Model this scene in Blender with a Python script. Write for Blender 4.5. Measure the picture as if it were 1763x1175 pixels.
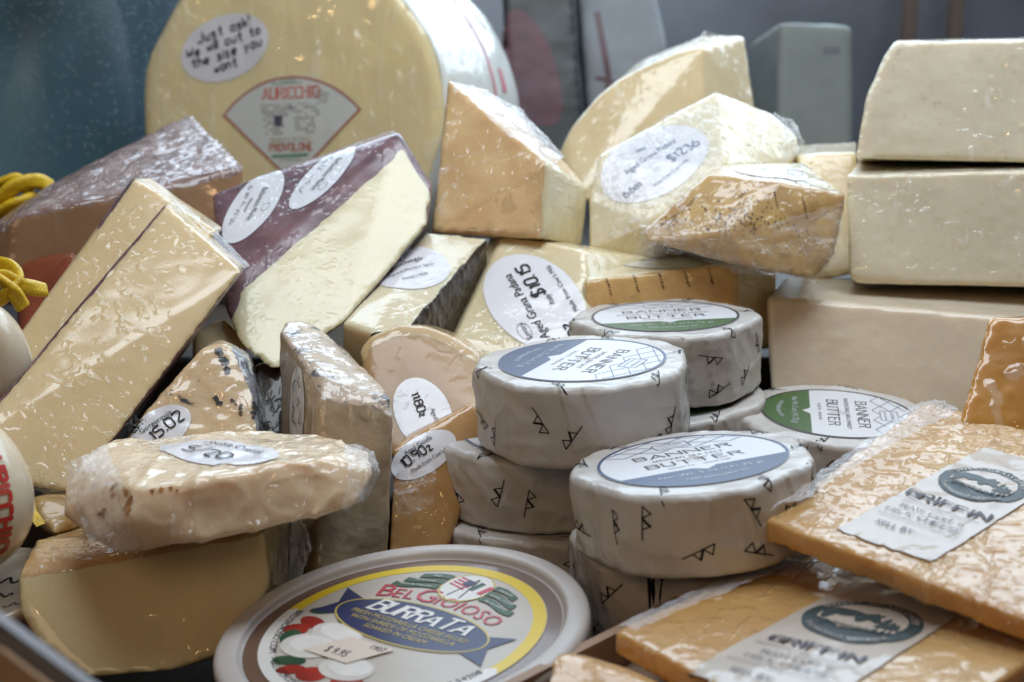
import bpy, bmesh, math, random
import numpy as np
from mathutils import Vector, Matrix
from mathutils.bvhtree import BVHTree
from mathutils.geometry import tessellate_polygon

random.seed(7)
scn = bpy.context.scene
for o in list(bpy.data.objects):
    bpy.data.objects.remove(o)
COL = scn.collection
CM = 0.01
R = math.radians

# ------------------------------------------------------------------ camera
FPX = 2450.0                       # focal length in photo pixels (1763 wide)
PITCH = R(12.6)
CAM = Vector((0, 0, 0.235))
cam_d = bpy.data.cameras.new('camera')
cam = bpy.data.objects.new('camera', cam_d)
COL.objects.link(cam)
cam.location = CAM
cam.rotation_euler = (math.pi / 2 - PITCH, 0, 0)
cam_d.sensor_width = 36
cam_d.lens = 36 * FPX / 1763
cam_d.clip_start = 0.02
cam_d.clip_end = 50
cam_d.dof.use_dof = True
cam_d.dof.focus_distance = 0.535
cam_d.dof.aperture_fstop = 13
scn.camera = cam

# ------------------------------------------------------------------ light
w = bpy.data.worlds.new('World')
scn.world = w
w.use_nodes = True
bg = w.node_tree.nodes['Background']
bg.inputs[0].default_value = (0.60, 0.70, 0.85, 1)
bg.inputs[1].default_value = 0.04


def area(name, loc, target, sx, sy, power, col):
    l = bpy.data.lights.new(name, 'AREA')
    l.shape = 'RECTANGLE'
    l.size = sx
    l.size_y = sy
    l.energy = power
    l.color = col
    o = bpy.data.objects.new(name, l)
    COL.objects.link(o)
    o.location = loc
    d = Vector(target) - Vector(loc)
    o.rotation_euler = d.to_track_quat('-Z', 'Y').to_euler()
    return o


area('window_daylight', (0.30, 1.72, 0.86), (0.04, 0.6, 0.08), 1.9, 0.92, 25.0, (0.68, 0.84, 1.0))
area('overhead_daylight', (0.16, 0.60, 0.86), (-0.05, 1.02, 0.12), 0.9, 0.34, 8.4, (0.82, 0.91, 1.0))
area('shop_light', (-0.55, -0.9, 1.0), (0.0, 0.6, 0.1), 0.8, 0.6, 3.3, (1.0, 0.68, 0.42))
for i, (x, y, z) in enumerate([(-0.55, -0.5, 1.05), (0.45, -0.7, 1.15), (0.0, -0.2, 1.3), (0.9, -0.3, 1.1), (-0.9, -0.2, 1.2), (-0.15, -0.9, 0.85), (0.3, -0.15, 1.0), (-1.12, 0.20, 0.60), (-1.0, -0.20, 0.70), (-1.3, 0.32, 0.78)]):
    l = bpy.data.lights.new('glint_lamp', 'POINT')  # warm shop lamps, extra ones added out of view to make glints
    l.energy = 0.42
    l.color = (1.0, 0.62, 0.30)
    l.shadow_soft_size = 0.016
    o = bpy.data.objects.new('glint_lamp', l)
    COL.objects.link(o)
    o.location = (x, y, z)

scn.view_settings.view_transform = 'Standard'
scn.view_settings.look = 'None'
scn.view_settings.exposure = -0.1
scn.view_settings.gamma = 1.0
scn.view_settings.use_curve_mapping = False
scn.render.engine = 'CYCLES'
scn.cycles.use_denoising = True
scn.cycles.max_bounces = 8
scn.cycles.transparent_max_bounces = 12
scn.cycles.caustics_reflective = False
scn.cycles.caustics_refractive = False

# ------------------------------------------------------------------ helpers
FW = Vector((0, math.cos(PITCH), -math.sin(PITCH)))
UP = Vector((0, math.sin(PITCH), math.cos(PITCH)))
RT = Vector((1, 0, 0))


def ray(px, py):
    return FW + RT * ((px - 881.5) / FPX) + UP * ((587.5 - py) / FPX)


def P(px, py, d):
    """world point seen at photo pixel px, py at depth d (cm)"""
    return CAM + ray(px, py) * (d * CM)


def hsh(ix, iy, iz, seed):
    h = (ix * 374761393 + iy * 668265263 + iz * 2147483647 + seed * 1274126177) & 0xFFFFFFFF
    h = ((h ^ (h >> 13)) * 1274126177) & 0xFFFFFFFF
    h = ((h ^ (h >> 16)) * 2246822519) & 0xFFFFFFFF
    return ((h ^ (h >> 15)) & 0xFFFF) / 65535.0


def vnoise(p, seed=0):
    p = np.asarray(p, dtype=np.float64)
    i = np.floor(p).astype(np.int64)
    f = p - i
    f = f * f * (3 - 2 * f)
    out = 0
    for dx in (0, 1):
        for dy in (0, 1):
            for dz in (0, 1):
                wgt = (f[:, 0] if dx else 1 - f[:, 0]) * (f[:, 1] if dy else 1 - f[:, 1]) * (f[:, 2] if dz else 1 - f[:, 2])
                out = out + wgt * hsh(i[:, 0] + dx, i[:, 1] + dy, i[:, 2] + dz, seed)
    return out * 2 - 1


def fbm(p, scale, seed=0, octv=3):
    v, a, t = 0, 1.0, 0
    p = np.asarray(p) / scale
    for k in range(octv):
        v = v + a * vnoise(p * (2 ** k) + 17.3 * k, seed + k)
        t += a
        a *= 0.5
    return v / t


def ridge(p, scale, seed=0, octv=2):
    v, a, t = 0, 1.0, 0
    p = np.asarray(p) / scale
    for k in range(octv):
        v = v + a * (1 - np.abs(vnoise(p * (2 ** k) + 9.1 * k, seed + k)) * 2.2).clip(0, 1) ** 3
        t += a
        a *= 0.5
    return v / t


def crumple(p, lam, seed, n=6):
    """piecewise flat facets with sharp straight creases, like folded paper"""
    rng = np.random.RandomState(seed)
    v = np.zeros(len(p))
    for k in range(n):
        d = rng.normal(size=3)
        d /= np.linalg.norm(d)
        l = lam * rng.uniform(.7, 1.8)
        t = p @ d / l + rng.uniform(0, 1) + .35 * vnoise(p / (lam * 2.2), seed + k)
        v += np.abs((t % 1.0) * 2 - 1) * (0.3 + 0.7 * (vnoise(p / (lam * 1.5) + k * 3.1, seed + 50 + k) > -.1))
    return v / n - .35


def tag(o, label, cat, group=None, kind=None):
    if label:
        o['label'] = label
    if cat:
        o['category'] = cat
    if group:
        o['group'] = group
    if kind:
        o['kind'] = kind
    return o


def link_mesh(name, verts, faces, mat, parent=None, smooth=True, normals=None, offset=None):
    """verts are in world metres unless offset None; stored relative to offset"""
    me = bpy.data.meshes.new(name)
    V = np.asarray(verts, dtype=np.float64)
    if offset is not None:
        V = V - np.array(offset)
    me.from_pydata([tuple(v) for v in V], [], [tuple(int(i) for i in f) for f in faces])
    me.update()
    if smooth:
        me.polygons.foreach_set('use_smooth', [True] * len(me.polygons))
    if normals is not None:
        me.normals_split_custom_set_from_vertices([tuple(n) for n in normals])
    o = bpy.data.objects.new(name, me)
    COL.objects.link(o)
    if mat:
        me.materials.append(mat)
    if parent is not None:
        o.parent = parent
    return o


def empty(name, loc):
    o = bpy.data.objects.new(name, None)
    o.empty_display_size = 0.02
    COL.objects.link(o)
    o.location = loc
    return o


# ------------------------------------------------------------------ materials
def nd(nt, typ, **kw):
    n = nt.nodes.new(typ)
    for k, v in kw.items():
        setattr(n, k, v)
    return n


def base_mat(name):
    m = bpy.data.materials.new(name)
    m.use_nodes = True
    nt = m.node_tree
    b = nt.nodes['Principled BSDF']
    return m, nt, b


def rgba(c):
    return (c[0], c[1], c[2], 1)


def wrinkle_nodes(nt, coord, wdir, scale, seed):
    """height of cling film: thin clustered creases in two directions, 0..~2"""
    L = nt.links

    def noise(rot, across, along, loc, detail=2, dist=0.3):
        mp = nd(nt, 'ShaderNodeMapping')
        mp.vector_type = 'TEXTURE'
        mp.inputs['Rotation'].default_value = rot
        mp.inputs['Scale'].default_value = (1 / across, 1 / along, 1 / across)
        mp.inputs['Location'].default_value = loc
        L.new(coord, mp.inputs[0])
        nz = nd(nt, 'ShaderNodeTexNoise')
        nz.inputs['Scale'].default_value = 1.0
        nz.inputs['Detail'].default_value = detail
        nz.inputs['Roughness'].default_value = 0.55
        nz.inputs['Distortion'].default_value = dist
        L.new(mp.outputs[0], nz.inputs['Vector'])
        return nz.outputs[0]

    def mrange(v, lo, hi, top):
        m_ = nd(nt, 'ShaderNodeMapRange')
        m_.interpolation_type = 'SMOOTHSTEP'
        m_.inputs['From Min'].default_value = lo
        m_.inputs['From Max'].default_value = hi
        m_.inputs['To Max'].default_value = top
        L.new(v, m_.inputs[0])
        return m_.outputs[0]

    def math_(op, a, b):
        m_ = nd(nt, 'ShaderNodeMath', operation=op)
        L.new(a, m_.inputs[0])
        if isinstance(b, float):
            m_.inputs[1].default_value = b
        else:
            L.new(b, m_.inputs[1])
        return m_.outputs[0]
    cl = mrange(noise((0, 0, 0), scale * .30, scale * .30, (seed * .013, 0, seed * .021), 2), .38, .62, 1.0)
    l1 = mrange(noise((1.57 + wdir[0] * .3, 0, wdir[2]), scale * 2.6, scale * .03, (seed * .017, .3, 0), 1, .03), .58, .70, 1.0)
    l2 = mrange(noise((1.57 - wdir[0] * .5, wdir[1], wdir[2] + .7), scale * 2.4, scale * .04, (seed * .031, .1, .2), 1, .05), .60, .70, .8)
    l3 = mrange(noise((wdir[0] * .4, wdir[1], wdir[2] + 1.9), scale * 2.4, scale * .06, (seed * .011, .5, .2), 1, .08), .60, .70, .8)
    sm = math_('ADD', math_('ADD', l1, l2), l3)
    sm = math_('MULTIPLY', sm, cl)
    lo = math_('MULTIPLY', noise((0, 0, 0), scale * .7, scale * .5, (.2, seed * .01, 0), 1), .3)
    return math_('ADD', sm, lo)


def cheese_mat(name, c1, c2=None, mott=60, wrap=1.0, wscale=110, wdir=(0.3, 0.4, 0.6), wstr=0.35, haze=0.12,
               specks=0.0, speck_col=(0.2, 0.12, 0.05), speck_scale=150, rough=0.5, sss=0.4, grain=0.03, seed=0,
               veins=None, bumpy=0.08, coat_rough=0.075, wdist=0.0016):
    m, nt, b = base_mat(name)
    L = nt.links
    c2 = c2 or tuple(x * 0.82 for x in c1)
    tc = nd(nt, 'ShaderNodeTexCoord')
    co = tc.outputs['Object']
    n1 = nd(nt, 'ShaderNodeTexNoise')
    n1.inputs['Scale'].default_value = mott
    n1.inputs['Detail'].default_value = 5
    n1.inputs['Roughness'].default_value = 0.62
    L.new(co, n1.inputs['Vector'])
    rp = nd(nt, 'ShaderNodeValToRGB')
    rp.color_ramp.elements[0].position = 0.34
    rp.color_ramp.elements[1].position = 0.66
    rp.color_ramp.elements[0].color = rgba(c2)
    rp.color_ramp.elements[1].color = rgba(c1)
    L.new(n1.outputs[0], rp.inputs[0])
    col = rp.outputs[0]
    # fine grain
    n2 = nd(nt, 'ShaderNodeTexNoise')
    n2.inputs['Scale'].default_value = 900
    n2.inputs['Detail'].default_value = 2
    L.new(co, n2.inputs['Vector'])
    mg = nd(nt, 'ShaderNodeMapRange')
    mg.inputs['From Min'].default_value = 0.3
    mg.inputs['From Max'].default_value = 0.7
    mg.inputs['To Min'].default_value = 1 - grain
    mg.inputs['To Max'].default_value = 1 + grain
    L.new(n2.outputs[0], mg.inputs[0])
    mx = nd(nt, 'ShaderNodeMix', data_type='RGBA', blend_type='MULTIPLY')
    mx.inputs[0].default_value = 1
    L.new(col, mx.inputs[6])
    L.new(mg.outputs[0], mx.inputs[7])
    col = mx.outputs[2]
    if specks > 0:
        vz = nd(nt, 'ShaderNodeTexNoise')
        vz.inputs['Scale'].default_value = speck_scale
        vz.inputs['Detail'].default_value = 3
        vz.inputs['Roughness'].default_value = 0.7
        L.new(co, vz.inputs['Vector'])
        mr = nd(nt, 'ShaderNodeMapRange')
        mr.inputs['From Min'].default_value = 0.60
        mr.inputs['From Max'].default_value = 0.72
        mr.inputs['To Max'].default_value = specks
        L.new(vz.outputs[0], mr.inputs[0])
        m2 = nd(nt, 'ShaderNodeMix', data_type='RGBA')
        L.new(mr.outputs[0], m2.inputs[0])
        L.new(col, m2.inputs[6])
        m2.inputs[7].default_value = rgba(speck_col)
        col = m2.outputs[2]
    if veins:
        vcol, vscale, lo, hi = veins
        vz = nd(nt, 'ShaderNodeTexNoise')
        vz.inputs['Scale'].default_value = vscale
        vz.inputs['Detail'].default_value = 6
        vz.inputs['Roughness'].default_value = 0.68
        vz.inputs['Distortion'].default_value = 0.8
        L.new(co, vz.inputs['Vector'])
        mr = nd(nt, 'ShaderNodeMapRange')
        mr.inputs['From Min'].default_value = lo
        mr.inputs['From Max'].default_value = hi
        L.new(vz.outputs[0], mr.inputs[0])
        m2 = nd(nt, 'ShaderNodeMix', data_type='RGBA')
        L.new(mr.outputs[0], m2.inputs[0])
        L.new(col, m2.inputs[6])
        m2.inputs[7].default_value = rgba(vcol)
        col = m2.outputs[2]
    bp = nd(nt, 'ShaderNodeBump')
    bp.inputs['Strength'].default_value = bumpy
    bp.inputs['Distance'].default_value = 0.0012
    nb = nd(nt, 'ShaderNodeTexNoise')
    nb.inputs['Scale'].default_value = 420
    nb.inputs['Detail'].default_value = 5
    L.new(co, nb.inputs['Vector'])
    L.new(nb.outputs[0], bp.inputs['Height'])
    L.new(bp.outputs[0], b.inputs['Normal'])
    if wrap > 0:
        h = wrinkle_nodes(nt, co, wdir, wscale, seed)
        if haze > 0:
            mr = nd(nt, 'ShaderNodeMapRange')
            mr.inputs['From Min'].default_value = 0.55
            mr.inputs['From Max'].default_value = 1.30
            mr.inputs['To Max'].default_value = haze
            L.new(h, mr.inputs[0])
            m3 = nd(nt, 'ShaderNodeMix', data_type='RGBA')
            L.new(mr.outputs[0], m3.inputs[0])
            L.new(col, m3.inputs[6])
            m3.inputs[7].default_value = (0.86, 0.85, 0.82, 1)
            col = m3.outputs[2]
        b2 = nd(nt, 'ShaderNodeBump')
        b2.inputs['Strength'].default_value = wstr
        b2.inputs['Distance'].default_value = wdist
        L.new(h, b2.inputs['Height'])
        L.new(b2.outputs[0], b.inputs['Coat Normal'])
        b.inputs['Coat Weight'].default_value = wrap
        b.inputs['Coat Roughness'].default_value = coat_rough
        b.inputs['Coat IOR'].default_value = 1.5
    L.new(col, b.inputs['Base Color'])
    b.inputs['Roughness'].default_value = rough
    b.inputs['Specular IOR Level'].default_value = 0.3
    b.inputs['Subsurface Weight'].default_value = sss
    b.inputs['Subsurface Radius'].default_value = (1.0, 0.6, 0.3)
    b.inputs['Subsurface Scale'].default_value = 0.010
    return m


def plain_mat(name, col, rough=0.5, metal=0.0, coat=0.0, wrinkle=0.0, wscale=110, spec=0.5, mott=0.0, mscale=80, bump=0.0, bscale=300, sss=0.0, coat_rough=0.1):
    m, nt, b = base_mat(name)
    L = nt.links
    b.inputs['Base Color'].default_value = rgba(col)
    tc = nd(nt, 'ShaderNodeTexCoord')
    if mott > 0:
        n1 = nd(nt, 'ShaderNodeTexNoise')
        n1.inputs['Scale'].default_value = mscale
        n1.inputs['Detail'].default_value = 5
        L.new(tc.outputs['Object'], n1.inputs['Vector'])
        mr = nd(nt, 'ShaderNodeMapRange')
        mr.inputs['From Min'].default_value = 0.3
        mr.inputs['From Max'].default_value = 0.7
        mr.inputs['To Min'].default_value = 1 - mott
        mr.inputs['To Max'].default_value = 1 + mott * 0.4
        L.new(n1.outputs[0], mr.inputs[0])
        mx = nd(nt, 'ShaderNodeMix', data_type='RGBA', blend_type='MULTIPLY')
        mx.inputs[0].default_value = 1
        mx.inputs[6].default_value = rgba(col)
        L.new(mr.outputs[0], mx.inputs[7])
        L.new(mx.outputs[2], b.inputs['Base Color'])
    if bump > 0:
        nb = nd(nt, 'ShaderNodeTexNoise')
        nb.inputs['Scale'].default_value = bscale
        nb.inputs['Detail'].default_value = 4
        L.new(tc.outputs['Object'], nb.inputs['Vector'])
        bp = nd(nt, 'ShaderNodeBump')
        bp.inputs['Strength'].default_value = bump
        bp.inputs['Distance'].default_value = 0.002
        L.new(nb.outputs[0], bp.inputs['Height'])
        L.new(bp.outputs[0], b.inputs['Normal'])
    b.inputs['Roughness'].default_value = rough
    b.inputs['Metallic'].default_value = metal
    b.inputs['Specular IOR Level'].default_value = spec
    b.inputs['Subsurface Weight'].default_value = sss
    b.inputs['Subsurface Radius'].default_value = (1, 0.8, 0.6)
    b.inputs['Subsurface Scale'].default_value = 0.003
    if coat > 0:
        b.inputs['Coat Weight'].default_value = coat
        b.inputs['Coat Roughness'].default_value = coat_rough
        if wrinkle > 0:
            h = wrinkle_nodes(nt, tc.outputs['Object'], (0.2, 0.1, 0.7), wscale, 3)
            b2 = nd(nt, 'ShaderNodeBump')
            b2.inputs['Strength'].default_value = wrinkle
            b2.inputs['Distance'].default_value = 0.0016
            L.new(h, b2.inputs['Height'])
            L.new(b2.outputs[0], b.inputs['Coat Normal'])
    return m


def film_mat(name='cling_film', lo=0.05, scale=160, wdir=(0.3, 0.2, 0.9)):
    m, nt, b = base_mat(name)
    L = nt.links
    out = nt.nodes['Material Output']
    tc = nd(nt, 'ShaderNodeTexCoord')
    h = wrinkle_nodes(nt, tc.outputs['Object'], wdir, scale, 5)
    bp = nd(nt, 'ShaderNodeBump')
    bp.inputs['Strength'].default_value = 0.6
    bp.inputs['Distance'].default_value = 0.0025
    L.new(h, bp.inputs['Height'])
    b.inputs['Base Color'].default_value = (0.85, 0.87, 0.9, 1)
    b.inputs['Roughness'].default_value = 0.12
    L.new(bp.outputs[0], b.inputs['Normal'])
    tr = nd(nt, 'ShaderNodeBsdfTransparent')
    lw = nd(nt, 'ShaderNodeLayerWeight')
    lw.inputs['Blend'].default_value = 0.35
    L.new(bp.outputs[0], lw.inputs['Normal'])
    mr = nd(nt, 'ShaderNodeMapRange')
    mr.inputs['To Min'].default_value = lo
    mr.inputs['To Max'].default_value = 0.60
    L.new(lw.outputs['Facing'], mr.inputs[0])
    mx = nd(nt, 'ShaderNodeMixShader')
    L.new(mr.outputs[0], mx.inputs[0])
    L.new(tr.outputs[0], mx.inputs[1])
    L.new(b.outputs[0], mx.inputs[2])
    L.new(mx.outputs[0], out.inputs[0])
    return m


M = {}
M['film'] = film_mat()
M['film_tight'] = film_mat('tight_cling_film', 0.12, 80, (0.1, 0.2, 0.5))
M['paper'] = plain_mat('label_paper', (0.74, 0.73, 0.76), 0.42, coat=0.6, wrinkle=0.12, wscale=90)
M['paper_film'] = plain_mat('label_paper_under_film', (0.72, 0.73, 0.77), 0.45, coat=1.0, wrinkle=0.35, wscale=120)
M['ink'] = plain_mat('black_ink', (0.012, 0.012, 0.016), 0.5, spec=0.2)
M['ink_grey'] = plain_mat('grey_print', (0.10, 0.10, 0.13), 0.5, spec=0.2)
M['ink_blue'] = plain_mat('blue_pen_ink', (0.03, 0.08, 0.22), 0.5, spec=0.2)


# ------------------------------------------------------------------ stroke lettering
GL = {
 'A': '023962 1444', 'B': '0209 094958574606 064655534202', 'C': '5849190803124253', 'D': '0209 093957543202',
 'E': '59090252 0646', 'F': '590902 0646', 'G': '58491908031242535535', 'H': '0209 5259 0656', 'I': '1219',
 'J': '5953421203', 'K': '0209 5905 1652', 'L': '090252', 'M': '0209356962', 'N': '02096269',
 'O': '194958534212030819', 'P': '0209 094958574606', 'R': '0209 094958574606 3652',
 'S': '584919080716455453421203', 'T': '0969 3932', 'U': '090312425359', 'V': '093269', 'W': '0912375269',
 'Y': '093669 3632', 'Z': '09590252',
 'a': '46160503123243 4642', 'c': '4536160503123243', 'd': '4942 46160503123243', 'e': '044445361605031242',
 'h': '0902 0516364542', 'i': '0602 0807', 'k': '0902 4604 1542', 'l': '0902', 'n': '0602 0516364542',
 'o': '163645433212030516', 'p': '0600 0516364543321203', 'r': '0602 05163646', 's': '46160534433202', 't': '29233242 0646',
 'u': '0603123243 4642', 'w': '0612253246', 'y': '0624 4610', 'z': '06460242', 'v': '062246',
 '0': '194958534212030819', '1': '172922', '2': '08194958570252', '3': '0959264655534202', '4': '49040454 3932',
 '5': '59090646555342021', '6': '49170503124253554606', '7': '095922', '8': '19495857461605031242535546160708 0819',
 '9': '561607081949585642', '$': '584919080716455453421203 2a21', '/': '0159', '.': '0203', '!': '0905 0203', '-': '0545',
 ',': '1301', '&': '5218193927 07031252'}


def glyph(ch):
    out = []
    for s in GL.get(ch, '').split(' '):
        pts = []
        for k in range(0, len(s) - 1, 2):
            pts.append((int(s[k], 16), (int(s[k + 1], 16) - 2) / 7.0))
        if len(pts) > 1:
            out.append([(x / 7.0, y) for x, y in pts])
    return out


def chaikin(pts, n=2):
    for _ in range(n):
        closed = pts[0] == pts[-1] and len(pts) > 3
        q = [] if closed else [pts[0]]
        for a, b in zip(pts[:-1], pts[1:]):
            q.append((a[0] * .75 + b[0] * .25, a[1] * .75 + b[1] * .25))
            q.append((a[0] * .25 + b[0] * .75, a[1] * .25 + b[1] * .75))
        q.append(q[0] if closed else pts[-1])
        pts = q
    return pts


TXT = {}


def font_mesh(s, shear=0.0, spacing=1.0):
    key = (s, shear, spacing)
    if key in TXT:
        return TXT[key]
    c = bpy.data.curves.new('t', 'FONT')
    c.body = s
    c.size = 1.0
    c.shear = shear
    c.space_character = spacing
    c.resolution_u = 2
    o = bpy.data.objects.new('t', c)
    COL.objects.link(o)
    dg = bpy.context.evaluated_depsgraph_get()
    dg.update()
    me = bpy.data.meshes.new_from_object(o.evaluated_get(dg))
    v = [(p.co.x, p.co.y) for p in me.vertices]
    f = [tuple(p.vertices) for p in me.polygons]
    bpy.data.objects.remove(o)
    bpy.data.curves.remove(c)
    bpy.data.meshes.remove(me)
    TXT[key] = (v, f)
    return TXT[key]


class Ink:
    """2-D shapes in cm; each piece gets its own small height so nothing is coplanar"""

    def __init__(self):
        self.v, self.f, self.h, self.k = [], [], [], 0

    def _add(self, pts, faces, step=True):
        n = len(self.v)
        self.v += list(pts)
        self.h += [self.k * 0.00025] * len(pts)
        self.f += [tuple(i + n for i in f) for f in faces]
        if step:
            self.k = (self.k + 1) % 40

    def stroke(self, pts, width, thin=None, nib=0.7, seg=0.15):
        p = [pts[0]]
        for a, b in zip(pts[:-1], pts[1:]):
            L = math.hypot(b[0] - a[0], b[1] - a[1])
            n = max(1, int(L / seg))
            for i in range(1, n + 1):
                p.append((a[0] + (b[0] - a[0]) * i / n, a[1] + (b[1] - a[1]) * i / n))
        q = [p[0]]
        for x in p[1:]:
            if math.hypot(x[0] - q[-1][0], x[1] - q[-1][1]) > 1e-4:
                q.append(x)
        p = q
        if len(p) < 2:
            return
        closed = math.hypot(p[0][0] - p[-1][0], p[0][1] - p[-1][1]) < 1e-3
        vs, fs = [], []
        N = len(p)
        for i in range(N):
            if closed:
                a = p[(i - 1) if i > 0 else N - 2]
                b = p[(i + 1) if i < N - 1 else 1]
            else:
                a = p[max(0, i - 1)]
                b = p[min(N - 1, i + 1)]
            dx, dy = b[0] - a[0], b[1] - a[1]
            l = math.hypot(dx, dy) or 1
            dx, dy = dx / l, dy / l
            wd = width
            if thin is not None:
                wd = thin + (width - thin) * abs(math.sin(math.atan2(dy, dx) - nib))
            # mitre
            k = 1.0
            if 0 < i < N - 1 or closed:
                c = p[i]
                ux, uy = c[0] - a[0], c[1] - a[1]
                ul = math.hypot(ux, uy) or 1
                k = 1 / max(0.5, abs((ux * dx + uy * dy) / ul))
            wd *= k / 2
            vs += [(p[i][0] - dy * wd, p[i][1] + dx * wd), (p[i][0] + dy * wd, p[i][1] - dx * wd)]
        for i in range(N - 1):
            fs.append((2 * i, 2 * i + 1, 2 * i + 3, 2 * i + 2))
        self._add(vs, fs)

    def poly(self, pts):
        tr = tessellate_polygon([[Vector((x, y, 0)) for x, y in pts]])
        self._add(pts, [tuple(t) for t in tr])

    def ell(self, cx, cy, rx, ry, ang=0, n=40):
        ca, sa = math.cos(ang), math.sin(ang)
        pts, fs = [(cx, cy)], []
        NR = max(2, int(max(rx, ry) / 0.22))
        for r in range(1, NR + 1):
            for i in range(n):
                t = 2 * math.pi * i / n
                x, y = rx * r / NR * math.cos(t), ry * r / NR * math.sin(t)
                pts.append((cx + x * ca - y * sa, cy + x * sa + y * ca))
        for i in range(n):
            fs.append((0, 1 + i, 1 + (i + 1) % n))
        for r in range(1, NR):
            o, q = 1 + (r - 1) * n, 1 + r * n
            for i in range(n):
                fs.append((o + i, q + i, q + (i + 1) % n, o + (i + 1) % n))
        self._add(pts, fs)

    def ring(self, cx, cy, r0, r1, a0=0, a1=2 * math.pi, n=72, ky=1.0):
        pts, fs = [], []
        for i in range(n + 1):
            t = a0 + (a1 - a0) * i / n
            for r in (r0, r1):
                pts.append((cx + r * math.cos(t), cy + ky * r * math.sin(t)))
        for i in range(n):
            fs.append((2 * i, 2 * i + 1, 2 * i + 3, 2 * i + 2))
        self._add(pts, fs)

    def text(self, s, x, y, size, ang=0, shear=0.0, align='c', spacing=1.0, sx=1.0, bend=None, bold=0):
        v, f = font_mesh(s, shear, spacing)
        if not v:
            return
        x0, x1 = min(p[0] for p in v), max(p[0] for p in v)
        ox = {'c': (x0 + x1) / 2, 'l': x0, 'r': x1}[align]
        ca, sa = math.cos(ang), math.sin(ang)
        pts = []
        for px, py in v:
            a, b = (px - ox) * size * sx, py * size
            if bend:
                t = a / abs(bend)
                if bend > 0:
                    a, b = (bend + b) * math.sin(t), (bend + b) * math.cos(t) - bend
                else:
                    rr = abs(bend) - b
                    a, b = rr * math.sin(t), abs(bend) - rr * math.cos(t)
            pts.append((x + a * ca - b * sa, y + a * sa + b * ca))
        self._add(pts, f)

    def pen(self, s, x, y, size, width, ang=0, shear=0.0, align='c', spacing=1.0, sx=1.0, rough=0.0, smooth=2, thin=None,
            nib=0.0, serif=0.0, bend=None):
        """stroke lettering: handwriting or slab capitals"""
        pos, adv = [], 0
        for ch in s:
            if ch == ' ':
                adv += 0.55 * spacing
                continue
            g = glyph(ch)
            if not g:
                continue
            wx = .32 if ch == 'I' else max(p[0] for st in g for p in st)
            pos.append((g, adv + (.02 * sx if ch == 'I' else 0)))
            adv += (wx * sx + 0.22 * spacing)
        tot = adv - 0.22 * spacing
        ox = {'c': tot / 2, 'l': 0, 'r': tot}[align]
        ca, sa = math.cos(ang), math.sin(ang)

        def tf(px, py):
            a, b = (px - ox + py * shear) * size, py * size
            if bend:
                t = a / bend
                a, b = (bend + b) * math.sin(t), (bend + b) * math.cos(t) - bend
            return (x + a * ca - b * sa, y + a * sa + b * ca)
        for g, ad in pos:
            jx, jy, js = (random.uniform(-1, 1) * rough for _ in range(3))
            for st in g:
                pts = [(p[0] * sx * (1 + js) + ad + jx + random.uniform(-.3, .3) * rough, p[1] * (1 + js) + jy + random.uniform(-.3, .3) * rough) for p in st]
                if st[0] == st[-1]:
                    pts[-1] = pts[0]
                raw = pts
                if smooth:
                    pts = chaikin(pts, smooth)
                self.stroke([tf(*p) for p in pts], width, thin, nib)
                if serif > 0 and st[0] != st[-1]:
                    for e, o2 in ((raw[0], raw[1]), (raw[-1], raw[-2])):
                        if min(abs(e[1]), abs(e[1] - 1)) < 0.02 and abs(e[1] - o2[1]) > 0.3:
                            self.stroke([tf(e[0] - serif, e[1]), tf(e[0] + serif, e[1])], thin or width * 0.8)

    def build(self, name, frame, mat, parent, lift=0.0, offset=None, maxlen=0.3):
        if not self.v:
            return None
        bm = bmesh.new()
        vs = [bm.verts.new((x, y, h)) for (x, y), h in zip(self.v, self.h)]
        for f in self.f:
            try:
                bm.faces.new([vs[i] for i in f])
            except ValueError:
                pass
        for _ in range(5):
            es = [e for e in bm.edges if e.calc_length() > maxlen]
            if not es:
                break
            bmesh.ops.subdivide_edges(bm, edges=es, cuts=1)
            bmesh.ops.triangulate(bm, faces=[f for f in bm.faces if len(f.verts) > 4])
        bm.verts.ensure_lookup_table()
        co = [frame(v.co.x, v.co.y, v.co.z + lift) for v in bm.verts]
        idx = {v: i for i, v in enumerate(bm.verts)}
        fs = [[idx[v] for v in f.verts] for f in bm.faces]
        bm.free()
        return link_mesh(name, [tuple(c) for c in co], fs, mat, parent, smooth=True, offset=offset)


# ------------------------------------------------------------------ solids
class Solid:
    pass


def hull_mesh(pts):
    bm = bmesh.new()
    for p in pts:
        bm.verts.new(p)
    r = bmesh.ops.convex_hull(bm, input=bm.verts)
    junk = [g for g in r['geom_interior'] + r['geom_unused'] if isinstance(g, bmesh.types.BMVert)]
    if junk:
        bmesh.ops.delete(bm, geom=list(set(junk)), context='VERTS')
    bmesh.ops.recalc_face_normals(bm, faces=bm.faces)
    me = bpy.data.meshes.new('hull')
    bm.to_mesh(me)
    bm.free()
    return me


def voxel(me, size):
    o = bpy.data.objects.new('tmp', me)
    COL.objects.link(o)
    md = o.modifiers.new('r', 'REMESH')
    md.mode = 'VOXEL'
    md.voxel_size = size
    dg = bpy.context.evaluated_depsgraph_get()
    dg.update()
    m2 = bpy.data.meshes.new_from_object(o.evaluated_get(dg))
    bpy.data.objects.remove(o)
    n = len(m2.vertices)
    V = np.empty(n * 3)
    m2.vertices.foreach_get('co', V)
    V = V.reshape(-1, 3)
    F = [tuple(p.vertices) for p in m2.polygons]
    E = np.empty(len(m2.edges) * 2, dtype=np.int64)
    m2.edges.foreach_get('vertices', E)
    bpy.data.meshes.remove(m2)
    return V, F, E.reshape(-1, 2)


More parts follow.
